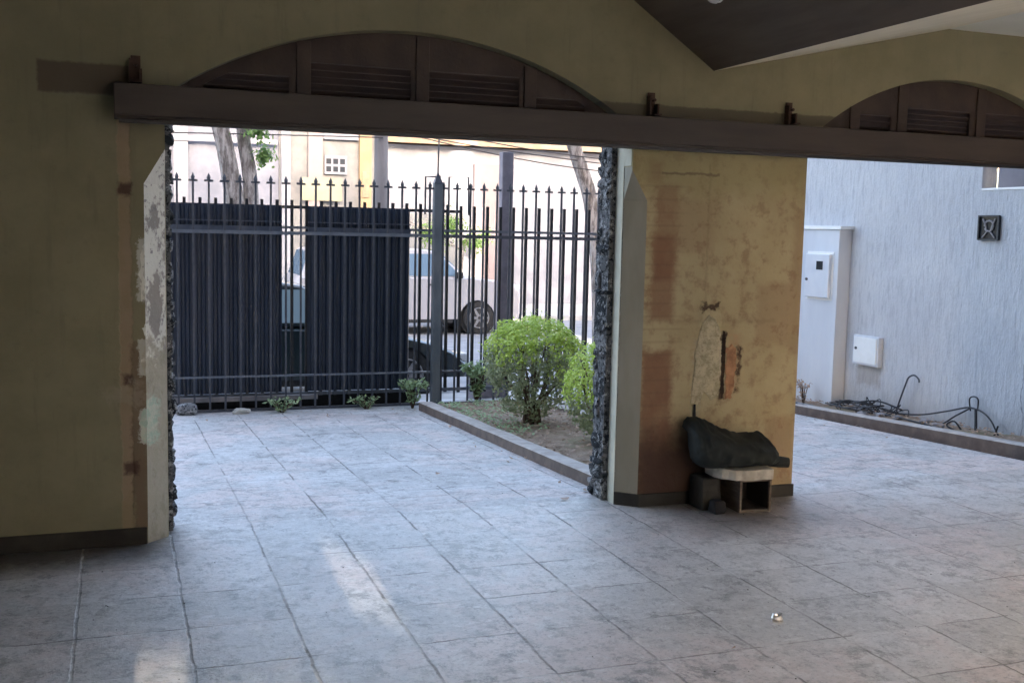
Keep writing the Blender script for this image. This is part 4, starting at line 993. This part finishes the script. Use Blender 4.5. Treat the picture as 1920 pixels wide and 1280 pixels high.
# ------------------------------------------------------------ cars
def car(name, label, loc, rz, L, W, H, paintm, prof, seed=0, cabin=None, gl='car_glass'):
    """prof: lower body outline (x,z) over wheels; cabin: greenhouse outline"""
    e = empty(name, loc, label, 'car', rz=rz)
    wr = .325; xa, xb = L * .175, L * .80
    def archpts(xc):
        R = wr + .06
        return [(xc + R * cos(pi - pi * i / 10), .30 + (R * sin(pi * i / 10) if True else 0)) for i in range(11)]
    low = [(0.03, .30)] + archpts(xa) + archpts(xb) + [(L - .04, .30)]
    poly = low + [(L * a, H * b) for a, b in prof]
    body = MB()
    # slices across the width: edges tucked in so that the flanks curve
    offs = [(-W / 2 + .0, .965), (-W / 2 + .05, .99), (-W / 2 + .22, 1.0), (W / 2 - .22, 1.0), (W / 2 - .05, .99), (W / 2, .965)]
    n = len(poly); cx0 = L / 2
    for y, s_ in offs:
        body.v += [(cx0 + (px - cx0) * s_, y, .30 + (pz - .30) * (s_ if pz > .5 else 1)) for px, pz in poly]
    for k in range(len(offs) - 1):
        for i in range(n):
            j = (i + 1) % n; body.f.append((k * n + i, k * n + j, (k + 1) * n + j, (k + 1) * n + i))
    body.f += [tuple(range(n)), tuple(range((len(offs) - 1) * n, len(offs) * n))]; body.mi = [0] * len(body.f)
    body.build('body', paintm, e, bevel=.012)
    cab = [(L * a, H * b) for a, b in cabin]
    zb = min(z for _, z in cab); zt = max(z for _, z in cab)
    c = MB(); n = len(cab)
    def wy(z): t = (z - zb) / (zt - zb); return (W / 2 - .05) * (1 - .20 * t)
    c.v = [(x, -wy(z), z) for x, z in cab] + [(x, wy(z), z) for x, z in cab]
    c.f = [tuple(range(n)), tuple(range(2 * n - 1, n - 1, -1))] + [(i, (i + 1) % n, (i + 1) % n + n, i + n) for i in range(n)]
    c.mi = [0] * len(c.f); c.build('cabin', paintm, e, bevel=.03)
    # side glass (slightly proud of the cabin sides), both sides, two windows each
    mx = (cab[1][0] + cab[2][0]) / 2
    x0b, x0t, x1t, x1b = cab[0][0], cab[1][0], cab[-2][0], cab[-1][0]
    z0, z1 = zb + .05, zt - .09
    def lerp(a, b, t): return a + (b - a) * t
    def edge(xb_, xt_, z): return lerp(xb_, xt_, (z - zb) / (zt - zb))
    xm = lerp(x0b, x1b, .50)
    for sgn in (-1, 1):
        for (la, lb) in (((edge(x0b, x0t, z0) + .10, edge(x0b, x0t, z1) + .07), (xm - .03, xm - .03)), ((xm + .04, xm + .04), (edge(x1b, x1t, z0) - .10, edge(x1b, x1t, z1) - .07))):
            P = [(la[0], z0), (lb[0], z0), (lb[1], z1), (la[1], z1)]
            v = [(x, sgn * (wy(z) + .004), z) for x, z in P] + [(x, sgn * (wy(z) + .012), z) for x, z in P]
            MB().add(v, [(0,1,2,3),(4,5,6,7),(0,1,5,4),(1,2,6,5),(2,3,7,6),(3,0,4,7)]).build('side_window', M[gl], e)
    for (pb, pt, nm, s_) in (((x1b, zb), (x1t, zt), 'windscreen', 1), ((x0b, zb), (x0t, zt), 'rear_window', -1)):
        a = [lerp(pb[0], pt[0], .08) + s_ * .012, lerp(zb, zt, .08)]; b = [lerp(pb[0], pt[0], .88) + s_ * .012, lerp(zb, zt, .88)]
        ya, yb = wy(a[1]) - .09, wy(b[1]) - .08
        v = [(a[0], -ya, a[1]), (a[0], ya, a[1]), (b[0], yb, b[1]), (b[0], -yb, b[1])]; v += [(x - s_ * .02, y, z - .008) for x, y, z in v]
        MB().add(v, [(0,1,2,3),(4,5,6,7),(0,1,5,4),(1,2,6,5),(2,3,7,6),(3,0,4,7)]).build(nm, M[gl], e)
    for xc in (xa, xb):
        for sgn in (-1, 1):
            y0, y1 = sgn * (W / 2 - .20), sgn * (W / 2 - .012)
            bpy_w = MB().tube([(xc, y0, wr), (xc, y1 - sgn * .02, wr), (xc, y1, wr)], [wr, wr, wr - .025], 28).build('wheel', M['tyre'], e, smooth=False)
            rim = MB(); rim.tube([(xc, y1 + sgn * .001, wr), (xc, y1 + sgn * .006, wr)], .205, 24)
            rim.build('rim', M['plastic'], bpy_w)
            sp = MB()
            for q in range(6):
                a = 2 * pi * q / 6; u = Vector((cos(a), 0, sin(a))); w_ = Vector((-sin(a), 0, cos(a)))
                c0 = Vector((xc, y1 + sgn * .007, wr)); d0 = Vector((0, sgn * .008, 0))
                vv = [c0 + u * .03 - w_ * .03, c0 + u * .20 - w_ * .018, c0 + u * .20 + w_ * .018, c0 + u * .03 + w_ * .03]
                sp.add([*vv, *[p_ + d0 for p_ in vv]], [(0,1,2,3),(4,5,6,7),(0,1,5,4),(1,2,6,5),(2,3,7,6),(3,0,4,7)])
            ring = [(xc + .198 * cos(2 * pi * q / 24), y1 + sgn * .010, wr + .198 * sin(2 * pi * q / 24)) for q in range(25)]
            sp.tube(ring, .012, 6, caps=False); sp.build('rim_spokes', M['alloy'], bpy_w)
        # dark wheel well
        MB().tube([(xc, -W / 2 + .10, .33), (xc, W / 2 - .10, .33)], wr + .055, 20).build('wheel_well', M['plastic'], e)
    for sgn in (-1, 1):
        bx(L * .30, L * .68, sgn * (W / 2 - .035) - .02, sgn * (W / 2 - .035) + .02, .235, .305).build('sill', M['plastic'], e)
        hz = H * min(prof[2][1], .60)
        bx(L - .16, L - .035, sgn * (W / 2 - .22) - .16, sgn * (W / 2 - .22) + .16, hz - .13, hz - .02).build('headlight', M['lamp'], e, bevel=.02)
        bx(.02, .10, sgn * (W / 2 - .18) - .14, sgn * (W / 2 - .18) + .14, .70 * H / 1.5, .86 * H / 1.5).build('taillight', M['tile_roof'], e, bevel=.02)
        bx(x1b - .28, x1b - .14, sgn * (W / 2 + .02) - .07, sgn * (W / 2 + .02) + .07, zb + .01, zb + .13).build('mirror', M['plastic'], e, bevel=.02)
        for q in (.36, .57): bx(L * q, L * q + .16, sgn * (W / 2 + .002) - .010, sgn * (W / 2 + .002) + .010, zb - .13, zb - .10).build('door_handle', M['plastic'], e, bevel=.004)
    bx(L - .10, L + .01, -W / 2 + .12, W / 2 - .12, .28, .40).build('bumper', M['plastic'], e, bevel=.03)
    bx(-.01, .10, -W / 2 + .12, W / 2 - .12, .30, .52).build('bumper', M['plastic'], e, bevel=.03)
    return e
# hood profiles run from the nose back to the tail (clockwise above the sills)
suv_prof = [(1.0, .36), (.995, .52), (.97, .60), (.88, .645), (.76, .68), (.02, .68), (.0, .60), (.0, .36)]
suv_cab = [(.03, .66), (.07, .985), (.16, 1.0), (.55, 1.0), (.62, .97), (.75, .66)]
car('parked_suv', 'silver rose parked suv with windows coloured by blue sky reflection across the street', (3.10, 20.3 + .9, -.45), 0, 4.55, 1.86, 1.66, M['p_silver'], suv_prof, cabin=suv_cab)
hb_prof = [(1.0, .26), (.992, .32), (.95, .42), (.88, .50), (.79, .56), (.70, .62), (.02, .66), (.0, .58), (.0, .36)]
hb_cab = [(.02, .64), (.06, .97), (.14, 1.0), (.42, 1.0), (.50, .97), (.70, .64)]
car('parked_hatchback', 'dark green hatchback parked close behind the ribbed gate', (-.05, 13.12, -.45), 0, 4.05, 1.70, 1.42, M['p_dark'], hb_prof, cabin=hb_cab, gl='cyan_sky_glass')

# ------------------------------------------------------------ houses over the street
FY = 27.0
def house(name, label, x0, x1, z1, mat, depth=7):
    e = empty(name, ((x0 + x1) / 2, FY, -.33), label, 'house'); e['_x'] = 0
    del e['_x']
    off = Vector(e.location)
    def part(nm, mm, *a, bevel=0, parent=None):
        b = bx(*a); 
        b.v = [(v_[0] - off.x, v_[1] - off.y, v_[2] - off.z) for v_ in b.v]
        o = b.build(nm, mm, parent or e, bevel=bevel); return o
    part('wall', mat, x0, x1, FY, FY + depth, -.4, z1)
    return e, part
hA, pA = house('house', 'blue grey house front behind the leaning street tree', -9, 3.75, 6.4, M['h_grey'])
pA('pilaster', M['h_white'], 1.30, 1.62, FY - .12, FY - .002, -.4, 6.2)
pA('ledge', M['h_white'], -9, 3.70, FY - .16, FY - .125, 3.55, 3.66)
for x in (-3.2, -.6):
    w_ = pA('window', M['h_white'], x, x + 1.5, FY - .05, FY - .002, 1.0, 2.4); pA('pane', M['win_glass'], x + .1, x + 1.4, FY - .06, FY - .052, 1.1, 2.3, parent=w_)
w_ = pA('window', M['h_white'], 2.1, 3.2, FY - .05, FY - .002, .4, 1.7); pA('pane', M['win_glass'], 2.2, 3.1, FY - .06, FY - .052, .5, 1.6, parent=w_)
hB, pB = house('house', 'pale house with pilasters and a small six hole block window', 3.76, 6.46, 6.0, M['h_pale'])
pB('pilaster', M['h_white'], 3.80, 4.02, FY - .14, FY - .002, -.4, 5.9)
pB('pilaster', M['h_pink'], 4.45, 4.80, FY - .14, FY - .002, -.4, 5.9)
pB('pilaster', M['h_ochre'], 5.72, 6.02, FY - .16, FY - .002, -.4, 5.9)
pB('ledge', M['h_white'], 4.82, 5.70, FY - .10, FY - .002, 3.75, 3.9)
pB('low_panel', M['h_yellow'], 4.30, 5.28, FY - .16, FY - .142, 2.24, 2.80)
bw_ = pB('block_window', M['h_white'], 4.86, 5.42, FY - .07, FY - .002, 2.90, 3.36)
for i in range(3):
    for j in range(2): pB('hole', M['win_glass'], 4.90 + .172 * i, 5.02 + .172 * i, FY - .078, FY - .0715, 2.96 + .19 * j, 3.09 + .19 * j, parent=bw_)
w_ = pB('window', M['tile_roof'], 5.78, 5.96, FY - .19, FY - .162, 2.35, 3.0)
w_ = pB('door', M['h_grey'], 4.9, 5.6, FY - .05, FY - .002, -.3, 1.7); pB('handle', M['alloy'], 4.98, 5.02, FY - .08, FY - .052, .6, .72, parent=w_)
hC, pC = house('house', 'long white walled house with tan roof edge and pink bay right of the utility pole', 6.47, 26, 3.72, M['h_white'], 6)
pC('bay', M['h_pink'], 8.72, 9.45, FY - .20, FY - .002, -.4, 3.3)
rf = MB()
v0 = Vector(hC.location)
rf.add([(x - v0.x, y - v0.y, z - v0.z) for x, y, z in [(6.2, FY - .35, 3.74), (26.3, FY - .35, 3.74), (26.3, FY + 3.4, 5.5), (6.2, FY + 3.4, 5.5), (6.2, FY - .35, 3.86), (26.3, FY - .35, 3.86), (26.3, FY + 3.4, 5.64), (6.2, FY + 3.4, 5.64), (6.2, FY + 6.4, 3.6), (26.3, FY + 6.4, 3.6)]],
       [(0,1,2,3),(4,5,6,7),(0,1,5,4),(1,2,6,5),(3,0,4,7),(7,6,9,8)])
rf.build('roof', M['tile_roof'], hC)
for x in (15, 19):
    w_ = pC('window', M['h_pale'], x, x + 1.3, FY - .06, FY - .002, 1.0, 2.2); pC('pane', M['win_glass'], x + .1, x + 1.2, FY - .07, FY - .062, 1.1, 2.1, parent=w_)
pC('garage_door', M['h_pale'], 6.9, 8.5, FY - .05, FY - .002, -.3, 2.0)

# ------------------------------------------------------------ street trees, pole, wires
def tree(name, label, stems, crown_c, crown_r, nleaf, seed, extra=()):
    rnd = random.Random(seed); b0 = Vector(stems[0][0][0])
    e = empty(name, tuple(b0), label, 'tree')
    t = MB()
    for P, R_ in stems:
        pts = smooth_pts([Vector(p) - b0 for p in P], 4)
        rs = [R_[0] + (R_[1] - R_[0]) * i / (len(pts) - 1) for i in range(len(pts))]
        t.tube(pts, rs, 12)
        tip = pts[-1]
        for q in range(6):
            d = Vector((rnd.uniform(-1, 1), rnd.uniform(-1, 1), rnd.uniform(.2, 1))).normalized() * rnd.uniform(.9, 1.7)
            t.tube([tip, tip + d * .5 + Vector((0, 0, .1)), tip + d], [R_[1] * .6, R_[1] * .35, .012], 7)
    t.build('trunk', M['bark'], e, smooth=True)
    l = MB(); l.keep = True
    balls = [(Vector(crown_c) - b0 + Vector((rnd.uniform(-1, 1) * crown_r, rnd.uniform(-1, 1) * crown_r * .8, rnd.uniform(-.35, .6) * crown_r)), rnd.uniform(.3, .55) * crown_r) for _ in range(13)]
    balls += [(Vector(c_) - b0, r_) for c_, r_ in extra]
    for _ in range(nleaf):
        c_, r_ = rnd.choice(balls); v_ = Vector((rnd.gauss(0, 1), rnd.gauss(0, 1), rnd.gauss(0, 1))).normalized()
        leaf_quad(l, c_ + Vector((v_.x * 1.1, v_.y, v_.z * .9)) * r_ * abs(rnd.gauss(.55, .38)) * (1 + .6 * noise.noise(v_ * 2.5 + c_)), v_ + Vector((0, 0, .6)), rnd.uniform(.05, .11), .5, rnd)
    l.build('crown', M['leaf_tree'], e)
tree('street_tree', 'leaning twin trunk street tree rising behind the left half of the gate',
     [([(1.93, 16, -.47), (1.78, 16, .6), (1.60, 16, 1.95), (1.40, 16, 3.0), (1.0, 16, 4.4)], (.17, .10)), ([(1.93, 16.02, .3), (1.86, 16.05, 1.4), (1.82, 16.05, 2.3), (1.73, 16.1, 3.0), (1.75, 16.2, 4.4)], (.13, .08))],
     (1.5, 16, 5.2), 1.6, 5200, 3, extra=[((1.92, 15.9, 3.0), .26), ((2.02, 16, 2.6), .16), ((1.9, 16.1, 3.3), .3)])
tree('street_tree', 'single grey trunk street tree leaning left behind the right end of the fence',
     [([(7.42, 16, -.47), (7.35, 16, .9), (7.17, 16, 2.08), (6.83, 16, 3.0), (6.3, 16, 4.6)], (.14, .10))],
     (6.6, 16, 5.5), 1.5, 4200, 8)
tree('street_tree', 'small bushy green tree in front of the white house wall across the street',
     [([(7.95, 25.6, -.35), (8.0, 25.6, .4), (8.05, 25.6, 1.1)], (.06, .03))], (7.9, 25.6, 1.5), .75, 2600, 12)
up = empty('utility_pole', (3.73, 16.0, -.45), 'round grey concrete utility pole rising left of the gate post', 'pole')
MB().tube([(0, 0, 0), (0, 0, 4), (0, 0, 8.2)], [.115, .10, .075], 16).build('shaft', M['cement'], up, smooth=True)
bx(-.9, .9, -.06, .06, 7.3, 7.42).build('cross_arm', M['brown_wood'], up)
bx(-.13, .13, -.14, -.118, 1.9, 2.2).build('junction_box', M['meter'], up)
# overhead and service wires
WP = [
    ('overhead wire crossing in front of the blue grey house, upper one', [(-14, 16.1, 3.35), (-5, 16.1, 3.05), (3.73, 15.88, 3.18)]),
    ('overhead wire crossing in front of the blue grey house, lower one', [(-14, 16.1, 3.0), (-5, 16.1, 2.78), (3.73, 15.88, 2.93)]),
    ('overhead wire crossing in front of the blue grey house, thinnest middle one', [(-14, 16.15, 3.2), (-5, 16.1, 2.92), (3.73, 15.88, 3.05)]),
    ('sagging overhead wire from the pole towards the right street tree, upper one', [(3.73, 15.88, 3.18), (8, 15.9, 2.75), (16, 16, 3.0)]),
    ('sagging overhead wire from the pole towards the right street tree, lower one', [(3.73, 15.88, 3.05), (8, 15.9, 2.55), (16, 16, 2.8)]),
    ('slanting overhead wire below the roof edge of the white house', [(3.73, 15.88, 3.12), (6, 15.9, 2.80), (16, 16, 2.1)]),
]
for lab, P in WP:
    tag(MB().tube(smooth_pts(P, 10), .009, 6).build('overhead_wire', M['wire'], smooth=True), lab, 'wire', 'overhead wires')
